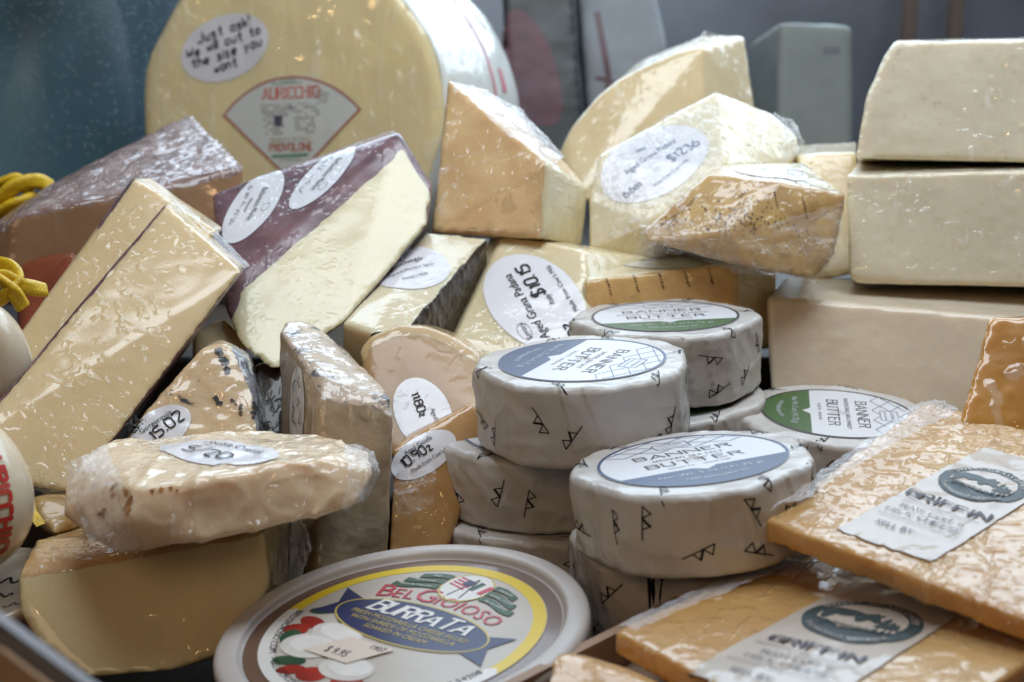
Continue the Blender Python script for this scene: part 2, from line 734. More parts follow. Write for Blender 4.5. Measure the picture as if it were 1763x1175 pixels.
def relax(V, E, n, lam=0.5):
    deg = np.zeros(len(V))
    np.add.at(deg, E[:, 0], 1)
    np.add.at(deg, E[:, 1], 1)
    deg = np.maximum(deg, 1)[:, None]
    for _ in range(n):
        S = np.zeros_like(V)
        np.add.at(S, E[:, 0], V[E[:, 1]])
        np.add.at(S, E[:, 1], V[E[:, 0]])
        V = V * (1 - lam) + lam * S / deg
    return V


def vnormals(V, F):
    N = np.zeros_like(V)
    fa = np.array([f if len(f) == 4 else (f[0], f[1], f[2], f[2]) for f in F])
    d1 = V[fa[:, 2]] - V[fa[:, 0]]
    d2 = V[fa[:, 3]] - V[fa[:, 1]]
    n = np.cross(d1, d2)
    for k in range(4):
        np.add.at(N, fa[:, k], n)
    N /= np.maximum(np.linalg.norm(N, axis=1), 1e-12)[:, None]
    fn = n / np.maximum(np.linalg.norm(n, axis=1), 1e-12)[:, None]
    fc = V[fa].mean(axis=1)
    return N, fn, fc


SOL = {}


def solid(name, label, cat, pts, mat, vox=0.16, smooth=5, disp=((0.05, 2.0),), rind=None, rind_mat=None, rind_tol=0.35,
          rind_amp=0.0, rind_scale=0.4, group=None, seed=1, rind_label=None, paste_name='paste', ridge_amp=0.0, ridge_scale=1.5, rdot=0.55):
    """pts: world Vectors. rind: list of index triples giving rind planes."""
    me = hull_mesh(pts)
    V, F, E = voxel(me, vox * CM)
    bpy.data.meshes.remove(me)
    V = relax(V, E, smooth)
    N, fn, fc = vnormals(V, F)
    d = np.zeros(len(V))
    for k, (amp, sc) in enumerate(disp):
        d += amp * CM * fbm(V, sc * CM, seed * 13 + k)
    if ridge_amp:
        d += ridge_amp * CM * (ridge(V, ridge_scale * CM, seed * 7) - 0.3)
    C = np.mean(np.array([tuple(p) for p in pts]), axis=0)
    mask = np.zeros(len(F), dtype=bool)
    if rind:
        vm = np.zeros(len(V))
        for tri in rind:
            a, b, c = [np.array(tuple(pts[i])) for i in tri]
            n = np.cross(b - a, c - a)
            n /= np.linalg.norm(n)
            if np.dot(n, a - C) < 0:
                n = -n
            mask |= (np.abs((fc - a) @ n) < rind_tol * CM) & (fn @ n > rdot)
            vm = np.maximum(vm, ((np.abs((V - a) @ n) < rind_tol * CM) & (N @ n > 0.55)).astype(float))
        if rind_amp:
            d += vm * rind_amp * CM * fbm(V, rind_scale * CM, seed * 5 + 3)
    V = V + N * d[:, None]
    N, fn, fc = vnormals(V, F)
    S = Solid()
    base = Vector((float(V[:, 0].mean()), float(V[:, 1].mean()), float(V[:, 2].min())))
    S.base = base
    S.bvh = BVHTree.FromPolygons([tuple(v) for v in V], F)
    if rind and mask.any():
        root = empty(name, base)
        sv = np.zeros(len(V))
        cnt = np.zeros(len(V))
        for f, m_ in zip(F, mask):
            for i in f:
                sv[i] += m_
                cnt[i] += 1
        sv /= np.maximum(cnt, 1)
        sv = relax(sv[:, None], E, 4)[:, 0] - 0.5 + 0.22 * fbm(V, .8 * CM, seed + 70, 3)
        for nm, sg, mt in ((paste_name, -1, mat), ('rind', 1, rind_mat)):
            val = sv * sg
            vv, nn_, mp, ff = [], [], {}, []

            def vid(key, p, n_):
                if key not in mp:
                    mp[key] = len(vv)
                    vv.append(p)
                    nn_.append(n_)
                return mp[key]
            for f in F:
                ins = [val[i] >= 0 for i in f]
                if all(ins):
                    ff.append([vid(i, V[i], N[i]) for i in f])
                elif any(ins):
                    g = []
                    for q in range(len(f)):
                        i, j = f[q], f[(q + 1) % len(f)]
                        if val[i] >= 0:
                            g.append(vid(i, V[i], N[i]))
                        if (val[i] >= 0) != (val[j] >= 0):
                            t = val[i] / (val[i] - val[j])
                            g.append(vid((min(i, j), max(i, j)), V[i] + (V[j] - V[i]) * t, N[i] + (N[j] - N[i]) * t))
                    if len(set(g)) > 2:
                        ff.append(g)
            if not ff:
                continue
            o = link_mesh(nm, np.array(vv), ff, mt, root, normals=np.array(nn_), offset=base)
            if nm == 'rind' and rind_label:
                o['label'] = rind_label
    else:
        root = link_mesh(name, V, F, mat, None, offset=base)
        root.location = base
    tag(root, label, cat, group)
    S.root = root
    S.V = V
    return S


def frame_px(S, c, r, t=None, eps=0.03):
    """surface frame: centre pixel c, +u end pixel r, +v end pixel t. returns frame(a,b,h), ru, rv"""
    def hit(p):
        loc, n, i, dd = S.bvh.ray_cast(CAM, ray(*p).normalized())
        if n is not None and n.dot(ray(*p)) > 0:
            n = -n
        return loc, n
    c0, n = hit(c)
    if c0 is None:
        raise RuntimeError('label misses %s at %s' % (S.root.name, c))
    # averaged normal
    ns = Vector(n)
    for k in range(8):
        q = (c[0] + 14 * math.cos(k * .785), c[1] + 9 * math.sin(k * .785))
        l2, n2 = hit(q)
        if n2 is not None and n2.dot(n) > 0.6:
            ns += n2
    n = ns.normalized()

    def plane(p):
        rr = ray(*p)
        return CAM + rr * ((c0 - CAM).dot(n) / rr.dot(n))
    u = plane(r) - c0
    ru = u.length / CM
    u.normalize()
    v = n.cross(u).normalized()
    rv = abs((plane(t) - c0).dot(v)) / CM if t else None

    def fr(a, b, h):
        q = c0 + u * (a * CM) + v * (b * CM)
        loc, nn, i, dd = S.bvh.ray_cast(q + n * 0.02, -n)
        if loc is None or dd > 0.035:
            loc = q
        return loc + n * ((eps + h) * CM)
    return fr, ru, rv


def scribble(k, x0, x1, y, h, width=.03, seed=1):
    """a line of writing too small and blurred to read in the photograph"""
    rng = random.Random(seed)
    x = x0
    while x < x1 - .1:
        n = rng.randint(4, 9)
        pts = []
        for i in range(n):
            pts.append((x, y + rng.choice([0, .5, 1.0]) * h * rng.uniform(.6, 1.1)))
            x += h * rng.uniform(.22, .4)
        k.stroke(chaikin(pts, 2), width)
        x += h * .5


def oval_label(S, c, r, t, writer=None, mat='paper_film', ink='ink', name='paper_label', label=None, eps=0.03):
    fr, ru, rv = frame_px(S, c, r, t, eps)
    k = Ink()
    k.ell(0, 0, ru, rv, n=56)
    lab = k.build(name, fr, M[mat], S.root, 0.0, S.base, maxlen=0.5)
    if label:
        lab['label'] = label
    if writer:
        groups = {}
        writer(lambda m='ink': groups.setdefault(m, Ink()), ru, rv)
        for m, kk in groups.items():
            kk.build('lettering', fr, M[m], lab, 0.04, S.base, maxlen=.18)
    return lab, fr, ru, rv


def off(pts, v, sc=1.0):
    c = sum(pts, Vector()) / len(pts)
    return [c + (p - c) * sc + Vector(v) * CM for p in pts]


def PP(*a):
    return [P(*x) for x in a]


def film(name, root, base, rows, n=26, amp=0.15, scale=0.8, seed=1, mat='film'):
    """crumpled sheet of cling film lofted through rows of world points (each row same length)"""
    rows = [[Vector(p) for p in r] for r in rows]
    m = len(rows[0])

    def lerp_list(lst, t):
        x = t * (len(lst) - 1)
        i = min(int(x), len(lst) - 2)
        return lst[i].lerp(lst[i + 1], x - i)
    V, F = [], []
    for i in range(n + 1):
        for j in range(n + 1):
            row = [lerp_list([r[k] for r in rows], i / n) for k in range(m)]
            V.append(tuple(lerp_list(row, j / n)))
    V = np.array(V)
    for a in range(3):
        V[:, a] += amp * CM * (fbm(V, scale * CM, seed * 3 + a) + 0.6 * (ridge(V, scale * 0.6 * CM, seed + a + 40) - 0.4))
    for i in range(n):
        for j in range(n):
            a = i * (n + 1) + j
            F.append((a, a + 1, a + n + 2, a + n + 1))
    return link_mesh(name, V, F, M[mat], root, offset=base)


def box(name, mn, mx, mat, parent=None, offset=None, bev=0.0):
    x0, y0, z0 = mn
    x1, y1, z1 = mx
    bm = bmesh.new()
    bmesh.ops.create_cube(bm, size=1)
    for v in bm.verts:
        v.co = Vector(((x0 + x1) / 2 + v.co.x * (x1 - x0), (y0 + y1) / 2 + v.co.y * (y1 - y0), (z0 + z1) / 2 + v.co.z * (z1 - z0)))
    if bev:
        bmesh.ops.bevel(bm, geom=list(bm.edges), offset=bev, segments=3, affect='EDGES', profile=0.5)
    V = [tuple(v.co) for v in bm.verts]
    bm.verts.index_update()
    F = [[v.index for v in f.verts] for f in bm.faces]
    bm.free()
    return link_mesh(name, V, F, mat, parent, smooth=False, offset=offset)


def lathe(name, prof, mat, parent, n=96, smooth=True):
    """prof: list of (r, z) cm in local space"""
    V, F = [], []
    for r, z in prof:
        for i in range(n):
            t = 2 * math.pi * i / n
            V.append((r * CM * math.cos(t), r * CM * math.sin(t), z * CM))
    for k in range(len(prof) - 1):
        for i in range(n):
            a, b2 = k * n + i, k * n + (i + 1) % n
            F.append((a, b2, b2 + n, a + n))
    return link_mesh(name, V, F, mat, parent, smooth)


# ================================================================== SETTING
M['steel'] = plain_mat('brushed_steel', (0.50, 0.56, 0.66), 0.34, metal=0.85, mott=0.35, mscale=6, bump=0.05, bscale=60)
M['base'] = plain_mat('dark_display_base', (0.035, 0.03, 0.028), 0.5, mott=0.3, mscale=40)


def structure(o):
    o['kind'] = 'structure'
    return o


structure(box('counter_surface', (-1.2, 0.2, -0.04), (1.2, 1.62, 0.0), M['base']))
# stepped base the heap leans on, hidden behind the cheeses
structure(box('display_riser', (-0.5, 0.585, 0.001), (0.46, 0.70, 0.035), M['base'], bev=0.003))
structure(box('display_riser', (-0.5, 0.70, 0.001), (0.5, 0.84, 0.07), M['base'], bev=0.003))
structure(box('display_riser', (-0.6, 0.84, 0.001), (0.7, 1.2, 0.075), M['base'], bev=0.003))
structure(box('back_wall', (-1.4, 1.60, 0.0), (1.6, 1.62, 0.34), M['steel']))


def glass_mat():
    m, nt, b = base_mat('wet_dark_panel')
    L = nt.links
    tc = nd(nt, 'ShaderNodeTexCoord')
    b.inputs['Roughness'].default_value = 0.35
    n1 = nd(nt, 'ShaderNodeTexNoise')
    n1.inputs['Scale'].default_value = 6
    n1.inputs['Detail'].default_value = 3
    L.new(tc.outputs['Object'], n1.inputs['Vector'])
    rp = nd(nt, 'ShaderNodeValToRGB')
    rp.color_ramp.elements[0].position = 0.3
    rp.color_ramp.elements[1].position = 0.72
    rp.color_ramp.elements[0].color = (0.015, 0.032, 0.042, 1)
    rp.color_ramp.elements[1].color = (0.10, 0.18, 0.22, 1)
    L.new(n1.outputs[0], rp.inputs[0])
    L.new(rp.outputs[0], b.inputs['Base Color'])
    vo = nd(nt, 'ShaderNodeTexVoronoi')
    vo.inputs['Scale'].default_value = 240
    vo.inputs['Randomness'].default_value = 1
    L.new(tc.outputs['Object'], vo.inputs['Vector'])
    mr = nd(nt, 'ShaderNodeMapRange')
    mr.inputs['From Min'].default_value = 0.0
    mr.inputs['From Max'].default_value = 0.30
    mr.inputs['To Min'].default_value = 1
    mr.inputs['To Max'].default_value = 0
    L.new(vo.outputs['Distance'], mr.inputs[0])
    bp = nd(nt, 'ShaderNodeBump')
    bp.inputs['Strength'].default_value = 0.8
    bp.inputs['Distance'].default_value = 0.002
    sc_ = nd(nt, 'ShaderNodeSeparateColor')
    L.new(vo.outputs['Color'], sc_.inputs[0])
    gt = nd(nt, 'ShaderNodeMath', operation='GREATER_THAN')
    gt.inputs[1].default_value = 0.35
    L.new(sc_.outputs[0], gt.inputs[0])
    ml = nd(nt, 'ShaderNodeMath', operation='MULTIPLY')
    L.new(gt.outputs[0], ml.inputs[0])
    L.new(mr.outputs[0], ml.inputs[1])
    L.new(ml.outputs[0], bp.inputs['Height'])
    L.new(bp.outputs[0], b.inputs['Coat Normal'])
    b.inputs['Coat Weight'].default_value = 1
    b.inputs['Coat Roughness'].default_value = 0.13
    return m


M['wet'] = glass_mat()
# curved dark panel beaded with condensation, left background
V, F = [], []
c0 = P(-260, 150, 112)
for j in range(41):
    z = 0.04 + 0.40 * j / 40
    for i in range(49):
        t = R(-150 + 175 * i / 48)
        V.append((c0.x + 0.255 * math.cos(t) * 1.0, c0.y + 0.22 * math.sin(t) + 0.05, z))
for j in range(40):
    for i in range(48):
        a = j * 49 + i
        F.append((a, a + 1, a + 50, a + 49))
base = Vector((c0.x, c0.y, 0.04))
o = link_mesh('curved_panel', V, F, M['wet'], None, offset=base)
o.location = base
sm = o.modifiers.new('thick', 'SOLIDIFY')
sm.thickness = 0.006
sm.offset = -1
tag(o, 'dark teal curved panel beaded with condensation, upper left background', 'panel')

# blurred reflections in the steel wall, modelled as solid objects
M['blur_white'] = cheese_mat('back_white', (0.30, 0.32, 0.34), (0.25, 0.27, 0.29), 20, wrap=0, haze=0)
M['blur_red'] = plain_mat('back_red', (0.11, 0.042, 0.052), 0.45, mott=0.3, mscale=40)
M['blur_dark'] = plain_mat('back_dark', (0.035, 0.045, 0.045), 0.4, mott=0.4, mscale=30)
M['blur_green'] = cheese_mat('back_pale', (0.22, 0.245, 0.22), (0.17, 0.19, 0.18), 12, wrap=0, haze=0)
S = solid('package_reflection', 'dark package reflection with a red band, built solid, right of the big provolone', 'package',
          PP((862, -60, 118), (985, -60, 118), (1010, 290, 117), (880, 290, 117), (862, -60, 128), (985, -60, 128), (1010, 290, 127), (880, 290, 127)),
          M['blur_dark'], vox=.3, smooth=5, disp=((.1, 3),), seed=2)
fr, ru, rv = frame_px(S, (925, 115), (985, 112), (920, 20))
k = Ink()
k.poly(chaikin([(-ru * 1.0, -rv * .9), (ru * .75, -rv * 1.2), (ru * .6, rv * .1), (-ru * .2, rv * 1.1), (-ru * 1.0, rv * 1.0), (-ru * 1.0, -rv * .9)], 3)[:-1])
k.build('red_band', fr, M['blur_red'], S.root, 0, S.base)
S = solid('white_reflection', 'blurred reflection of the white waxed cheese with red stripe, built solid, in the background', 'cheese',  # mirror image of the waxed provolone, modelled as a solid
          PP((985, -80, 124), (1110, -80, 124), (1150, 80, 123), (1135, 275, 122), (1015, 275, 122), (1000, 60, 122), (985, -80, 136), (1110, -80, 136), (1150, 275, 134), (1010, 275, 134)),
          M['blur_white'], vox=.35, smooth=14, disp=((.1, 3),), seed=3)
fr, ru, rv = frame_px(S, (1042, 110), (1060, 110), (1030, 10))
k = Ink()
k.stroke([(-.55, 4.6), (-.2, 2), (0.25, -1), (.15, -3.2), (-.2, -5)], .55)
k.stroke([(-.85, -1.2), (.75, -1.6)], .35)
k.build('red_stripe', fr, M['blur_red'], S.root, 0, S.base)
S = solid('cheese_block', 'tall pale green-grey reflection of a cheese block, built solid before the steel', 'cheese',  # mirror image of a block, modelled as a solid
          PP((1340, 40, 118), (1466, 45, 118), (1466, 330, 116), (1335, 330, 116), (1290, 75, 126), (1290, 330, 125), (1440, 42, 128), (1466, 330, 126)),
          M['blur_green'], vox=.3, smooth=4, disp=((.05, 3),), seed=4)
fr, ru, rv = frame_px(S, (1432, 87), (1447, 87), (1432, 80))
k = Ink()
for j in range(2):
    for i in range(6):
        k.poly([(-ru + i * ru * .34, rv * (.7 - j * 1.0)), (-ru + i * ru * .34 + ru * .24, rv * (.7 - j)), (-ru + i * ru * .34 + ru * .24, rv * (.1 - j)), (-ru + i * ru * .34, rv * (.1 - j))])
k.build('printed_mark', fr, M['ink_grey'], S.root, 0, S.base)  # mark in the mirror image of the block
M['warm_streak'] = plain_mat('warm_reflection', (0.17, 0.125, 0.10), 0.6, mott=0.2, mscale=30)
for x, lb in ((1563, 'slim warm reflection built as a bar, left of two above the right-hand cheese blocks'), (1642, 'slim warm reflection built as a bar, right of two above the right-hand cheese blocks')):
    a = P(x, 60, 150)  # bars modelled in place of light reflections on the steel
    b_ = box('reflection_bar', (a.x - .007, a.y - .01, 0.001), (a.x + .007, a.y + .01, 0.5), M['warm_streak'], offset=(a.x, a.y, 0.001), bev=0.002)
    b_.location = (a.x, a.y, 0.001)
    tag(b_, lb, 'post', 'reflections on the back wall')

# ================================================================== BIG PROVOLONE
M['prov_face'] = cheese_mat('provolone_face', (0.86, 0.72, 0.38), (0.80, 0.67, 0.40), 16, wrap=1, wscale=52, wdir=(.2, .5, .5), wstr=1.0, wdist=.009, haze=.25, seed=4, coat_rough=.06)
M['prov_rind'] = cheese_mat('provolone_wax', (0.74, 0.74, 0.68), (0.66, 0.67, 0.63), 18, wrap=1, wscale=60, wdir=(1.2, .2, .3), wstr=.25, haze=.1, sss=.1)
M['red_print'] = plain_mat('red_print', (0.50, 0.03, 0.05), 0.45)
M['red_faded'] = plain_mat('faded_red_print', (0.62, 0.16, 0.20), 0.45, mott=.3, mscale=200)
cen = P(489, 200, 95)
ax = Vector((0.36, 0.92, -0.13)).normalized()
# face tilts slightly up
e1 = ax.cross(Vector((0, 0, 1))).normalized()
e2 = e1.cross(ax).normalized()
Rw = 294 / FPX * 95
root = empty('provolone_wheel', cen - e2 * Rw * CM)
tag(root, 'huge wrapped provolone with golden cut face, oval note and fan-shaped label, leaning at the back', 'cheese')
base = root.location.copy()


def provo(r, t, d):
    return cen + e1 * (r * math.cos(t) * CM) + e2 * (r * math.sin(t) * CM) + ax * (d * CM)


N = 180
V, F = [], []
rs = [0] + [Rw * k / 34 for k in range(1, 34)] + [Rw * .985, Rw * .998]
for r in rs:
    for i in range(N):
        t = 2 * math.pi * i / N
        edge = max(0, r - Rw * .93) / (Rw * .07)
        V.append(tuple(provo(r * (1 + (.012 * math.sin(3 * t + 1) + .008 * math.sin(7 * t) + .005 * math.sin(13 * t + 2)) * (r / Rw)), t, 0.25 * edge ** 2)))
V = np.array(V)
axn = np.array(tuple(ax))
V = V + np.outer(0.10 * CM * fbm(V, 4 * CM, 5) + 0.04 * CM * (ridge(V * np.array([1, 1, .4]), 1.6 * CM, 3) - .3), axn)
for k in range(len(rs) - 1):
    for i in range(N):
        a, b2 = k * N + i, k * N + (i + 1) % N
        F.append((a, b2, b2 + N, a + N) if k else (a, b2 + N, a + N))
face = link_mesh('cut_face', V, F, M['prov_face'], root, offset=base)
fbvh = BVHTree.FromPolygons([tuple(v) for v in V], F)
V, F = [], []
prof = [(Rw * 1.0, .27), (Rw * 1.012, .5)]
for k in range(1, 26):
    q = k / 25
    prof.append((Rw * (1.012 + .07 * math.sin(q * 2.6)) * (1 - .5 * max(0, q - .75) ** 1.6 * 2.5), .5 + 15 * q))
prof += [(Rw * .5, 16.2), (0.1, 16.4)]
for r, d in prof:
    for i in range(N):
        t = 2 * math.pi * i / N
        V.append(tuple(provo(r * (1 + (.012 * math.sin(3 * t + 1) + .008 * math.sin(7 * t) + .005 * math.sin(13 * t + 2)) * max(0, 1 - d / 6)), t, d)))
V = np.array(V)
for k in range(len(prof) - 1):
    for i in range(N):
        a, b2 = k * N + i, k * N + (i + 1) % N
        F.append((a, b2, b2 + N, a + N))
nn = vnormals(V, F)[0]
V = V + nn * (0.10 * CM * fbm(V, 3 * CM, 8) + .05 * CM * ridge(V, 2 * CM, 9))[:, None]
rind = link_mesh('rind', V, F, M['prov_rind'], root, offset=base)
rind['label'] = 'white waxed rind with red printed stripes'
rbvh = BVHTree.FromPolygons([tuple(v) for v in V], F)


def side(a, b, h):          # a: angle in deg, b: depth cm
    t = R(a)
    q = provo(Rw * 1.4, t, b)
    n = (e1 * math.cos(t) + e2 * math.sin(t))
    loc, n2, i, dd = rbvh.ray_cast(q, -n)
    return (loc if loc else q) + n * ((h + .04) * CM)


k = Ink()
for st, wd in (([(62, 7.2), (40, 7.3), (24, 7.4), (5, 7.5)], .35), ([(60, 9.6), (42, 9.6), (34, 9.7)], .3), ([(20, 9.3), (12, 9.3)], .7), ([(58, 2.0), (46, 1.4)], .3), ([(100, 7.2), (75, 7.2)], .35)):
    k.stroke(st, wd, seg=.8)
k.build('red_stripe', side, M['red_faded'], rind, 0, base, maxlen=3)

S = Solid()
S.bvh, S.base, S.root = fbvh, base, root
S2 = Solid()
S2.bvh, S2.base, S2.root = fbvh, base, face


def w_note(I, ru, rv):
    k = I('ink')
    for s_, y, x, sz in (('Just ask!', .42, .06, .42), ('We will cut to', .06, -.0, .40), ('the size you', -.30, .02, .42), ('want', -.66, -.06, .40)):
        k.pen(s_, x * ru, y * rv, sz * rv * .72, .11, align='c', rough=.04, sx=.9, shear=.1, spacing=1.3)


lab, fr, ru, rv = oval_label(S2, (387, 83), (462, 57), (371, 31), w_note, mat='paper', name='paper_note')
# fan-shaped maker's label
M['lab_white'] = plain_mat('fan_label_paper', (0.66, 0.68, 0.64), 0.4, coat=1, wrinkle=.35, wscale=90)
M['red_border'] = plain_mat('brick_red_print', (0.42, 0.10, 0.05), 0.45)
M['red_let'] = plain_mat('vermilion_print', (0.62, 0.10, 0.05), 0.45)
M['green_let'] = plain_mat('green_print', (0.06, 0.25, 0.10), 0.45)
M['olive_let'] = plain_mat('olive_print', (0.35, 0.30, 0.08), 0.45)
fr, ru, rv = frame_px(S2, (500, 222), (633, 178), (500, 130))
fr, _, _ = frame_px(S2, (500, 222), (600, 218), (500, 130))
cmx = 95 / FPX       # cm per photo px at the label
apex = (0.05, -(312 - 222) * cmx)
ra = 180 * cmx
A0, A1 = R(41), R(139)


def fan(r, a0, a1, n=28):
    p = [apex]
    for i in range(n + 1):
        t = a0 + (a1 - a0) * i / n
        p.append((apex[0] + r * math.cos(t), apex[1] + r * math.sin(t)))
    return p


k = Ink()
k.poly(fan(ra, A0, A1))
lab = k.build('fan_label', fr, M['lab_white'], face, 0, base, maxlen=.6)
k = Ink()
k.stroke(fan(ra * .985, A0 + .01, A1 - .01) + [apex], .13)
k.build('border', fr, M['red_border'], lab, .015, base)
k = Ink()
k.pen('AURICCHIO', .1, 2.02, .72, .10, sx=.78, spacing=.75, smooth=0, thin=.07, serif=.12)
k.build('lettering', fr, M['red_let'], lab, .015, base)
k = Ink()
k.pen('PROVOLONE', 0.05, -1.45, .50, .10, sx=.78, spacing=.75, smooth=0, thin=.05, serif=.12)
k.build('lettering', fr, M['red_border'], lab, .016, base)
k = Ink()
k.poly([(-1.3, 2.98), (1.0, 3.0), (1.0, 3.06), (-1.3, 3.05)])
k.text('DOLCE', -.1, 3.12, .32, spacing=1.1)
k.poly([(-1.5, -1.72), (1.35, -1.66), (1.3, -1.84), (-1.4, -1.88)])
k.text('LA TRADIZIONE', -.05, -2.12, .22)
k.build('lettering', fr, M['green_let'], lab, .017, base)
k = Ink()
k.text('PRODUCT OF ITALY', -.0, -.82, .34, spacing=1.0)
k.build('lettering', fr, M['olive_let'], lab, .018, base)
k = Ink()
random.seed(11)
for row in range(9):
    y = 1.6 - row * .235
    for (xa, xb) in ((-2.2, -.2), (.15, 2.1)):
        x = xa + row * .04
        while x < xb - row * .04:
            ww = random.uniform(.08, .35)
            if random.random() < .8:
                k.stroke([(x, y), (x + ww, y + .01)], .075 if row else .05)
            x += ww + .07
k.poly([(-1.25, .9), (-.55, .92), (-.6, .2), (-1.2, .25)])
k.poly([(.0, 1.65), (.12, 1.65), (.12, 1.2), (.0, 1.2)])
k.build('nutrition_print', fr, M['ink_grey'], lab, .012, base)
k = Ink()
k.pen('11.65', 2.0, 2.02, .55, .05, ang=-.55, rough=.05)
k.build('lettering', fr, M['ink_grey'], lab, .02, base)

# ================================================================== BACK AND MIDDLE CHEESES
M['pale'] = cheese_mat('pale_paste', (0.75, 0.68, 0.52), (0.68, 0.61, 0.45), 30, wscale=70, wdir=(.3, .9, 2.7), wstr=.6, wdist=.0014, haze=.55, seed=1, specks=.35, speck_col=(.42, .30, .16), speck_scale=190)
M['pale2'] = cheese_mat('pale_paste_b', (0.74, 0.66, 0.44), (0.64, 0.55, 0.36), 25, wscale=80, wdir=(1.0, .4, 2.2), wstr=.35, haze=.22, seed=2)
M['pale3'] = cheese_mat('pale_paste_c', (0.72, 0.61, 0.46), (0.66, 0.55, 0.41), 30, wscale=60, wdir=(.3, .6, .3), wstr=.12, haze=.12, seed=3, coat_rough=.25)
M['straw'] = cheese_mat('straw_paste', (0.73, 0.60, 0.36), (0.65, 0.51, 0.29), 30, wscale=75, wdir=(.2, .5, 1.4), wstr=.25, haze=.25, seed=6)
M['padano'] = cheese_mat('padano_paste', (0.76, 0.68, 0.46), (0.66, 0.56, 0.34), 60, wscale=110, wdir=(.7, .2, .6), wstr=1.0, wdist=.004, haze=.4, seed=7)
M['padano2'] = cheese_mat('padano_front', (0.72, 0.62, 0.40), (0.64, 0.52, 0.30), 40, wscale=90, wdir=(.7, .2, .3), wstr=.3, haze=.2, seed=17)
M['golden'] = cheese_mat('golden_face', (0.71, 0.50, 0.255), (0.60, 0.385, 0.18), 45, wscale=70, wdir=(.2, .6, 2.7), wstr=1.0, wdist=.003, haze=.35, seed=8)

# P: arc topped pale wedge
S = solid('cheese_wedge', 'large pale wedge with a curved top, behind the clear-wrapped white wedge with an oval label', 'cheese',
          PP((962, 265, 86), (980, 225, 86.3), (1003, 197, 86.6), (1030, 165, 86.9), (1060, 142, 87), (1110, 114, 87), (1165, 92, 87), (1207, 82, 87), (1218, 330, 85), (990, 350, 84),
             (1283, 60, 92), (1303, 190, 91), (1305, 330, 90), (1215, 60, 93), (1110, 100, 94), (1010, 190, 93), (985, 330, 92)),
          M['straw'], vox=.2, smooth=4, disp=((.06, 2),), seed=21)
film('plastic_wrap', S.root, S.base, [PP((1090, 125, 86.6), (1150, 95, 86.6), (1200, 84, 86.6)), PP((1120, 100, 88), (1190, 75, 88), (1218, 50, 89)), PP((1150, 95, 90), (1215, 68, 90), (1240, 62, 91))], amp=.18, scale=.7)

# O: golden wedge
S = solid('cheese_wedge', 'tall golden brown wedge in glossy wrap, pointed tip leaning against the provolone', 'cheese',
          PP((771, 138, 71), (943, 281, 67), (935, 412, 66.5), (741, 400, 67.5), (1012, 325, 71), (1002, 428, 71), (890, 192, 74), (815, 150, 75), (965, 272, 72.5), (800, 390, 75), (960, 425, 75)),
          M['golden'], rind=[(1, 2, 4)], rind_mat=M['padano'], vox=.15, smooth=4, disp=((.07, 1.6),), seed=22, paste_name='golden_face', rind_label='white cut side')
film('plastic_wrap', S.root, S.base, [PP((775, 142, 70.6), (860, 215, 68.4), (955, 290, 66.6)), PP((800, 143, 72), (885, 188, 70.5), (968, 270, 69)), PP((815, 148, 74), (893, 186, 73), (972, 268, 72))], amp=.2, scale=.8, seed=4)

# Q: white wedge with price label
S = solid('cheese_wedge', 'white film-wrapped wedge with a $12.36 oval label, right of the golden wedge', 'cheese',
          PP((1234, 158, 75), (1030, 268, 72), (1012, 345, 71), (1014, 434, 70.5), (1100, 448, 70), (1244, 288, 71), (1240, 340, 70.5), (1112, 385, 69.7), (1330, 195, 78), (1377, 238, 78), (1362, 280, 76), (1240, 440, 72), (1360, 400, 77), (1090, 262, 80), (1200, 190, 82), (1060, 430, 78)),
          M['padano'], vox=.15, smooth=4, disp=((.05, 1.6),), seed=23)


def w_q(I, ru, rv):
    k = I('ink_blue')
    k.text('Aged Grana Padana', 0, .10 * rv, .46, sx=.95)
    k.text('Italy', -.0, .45 * rv, .35)
    k.pen('6.6oz', -.66 * ru, -.36 * rv, .34, .05, rough=.06)
    k.text('Made from Cow\'s Milk', .0 * ru, -.62 * rv, .26)
    k.pen('$12.36', .46 * ru, -.36 * rv, .46, .075, rough=.06)


oval_label(S, (1128, 275), (1206, 222), (1092, 232), w_q)
film('plastic_wrap', S.root, S.base, [PP((1330, 193, 77.5), (1345, 225, 76), (1348, 280, 74.5)), PP((1362, 205, 78), (1375, 240, 77.2), (1372, 272, 76)), PP((1372, 215, 79.5), (1384, 245, 78.5), (1376, 270, 77.5))], amp=.2, scale=.7, seed=6)

film('plastic_wrap', S.root, S.base, [PP((1024, 275, 71), (1120, 215, 72.6), (1236, 156, 74.2)), PP((1018, 350, 70), (1120, 300, 70.6), (1242, 230, 72.2)), PP((1020, 425, 69.6), (1100, 395, 69.2), (1246, 290, 70.2))], n=44, amp=.10, scale=.9, seed=27, mat='film_tight')
# Y: pale block between
S = solid('cheese_block', 'pale yellow block wedged between the dotted-rind wedge and the right-hand stack', 'cheese',
          PP((1372, 268, 76), (1475, 262, 76), (1475, 470, 73), (1385, 490, 73), (1366, 250, 83), (1475, 244, 83), (1475, 470, 80), (1385, 480, 80)),
          M['straw'], vox=.18, smooth=4, disp=((.05, 2),), seed=24)

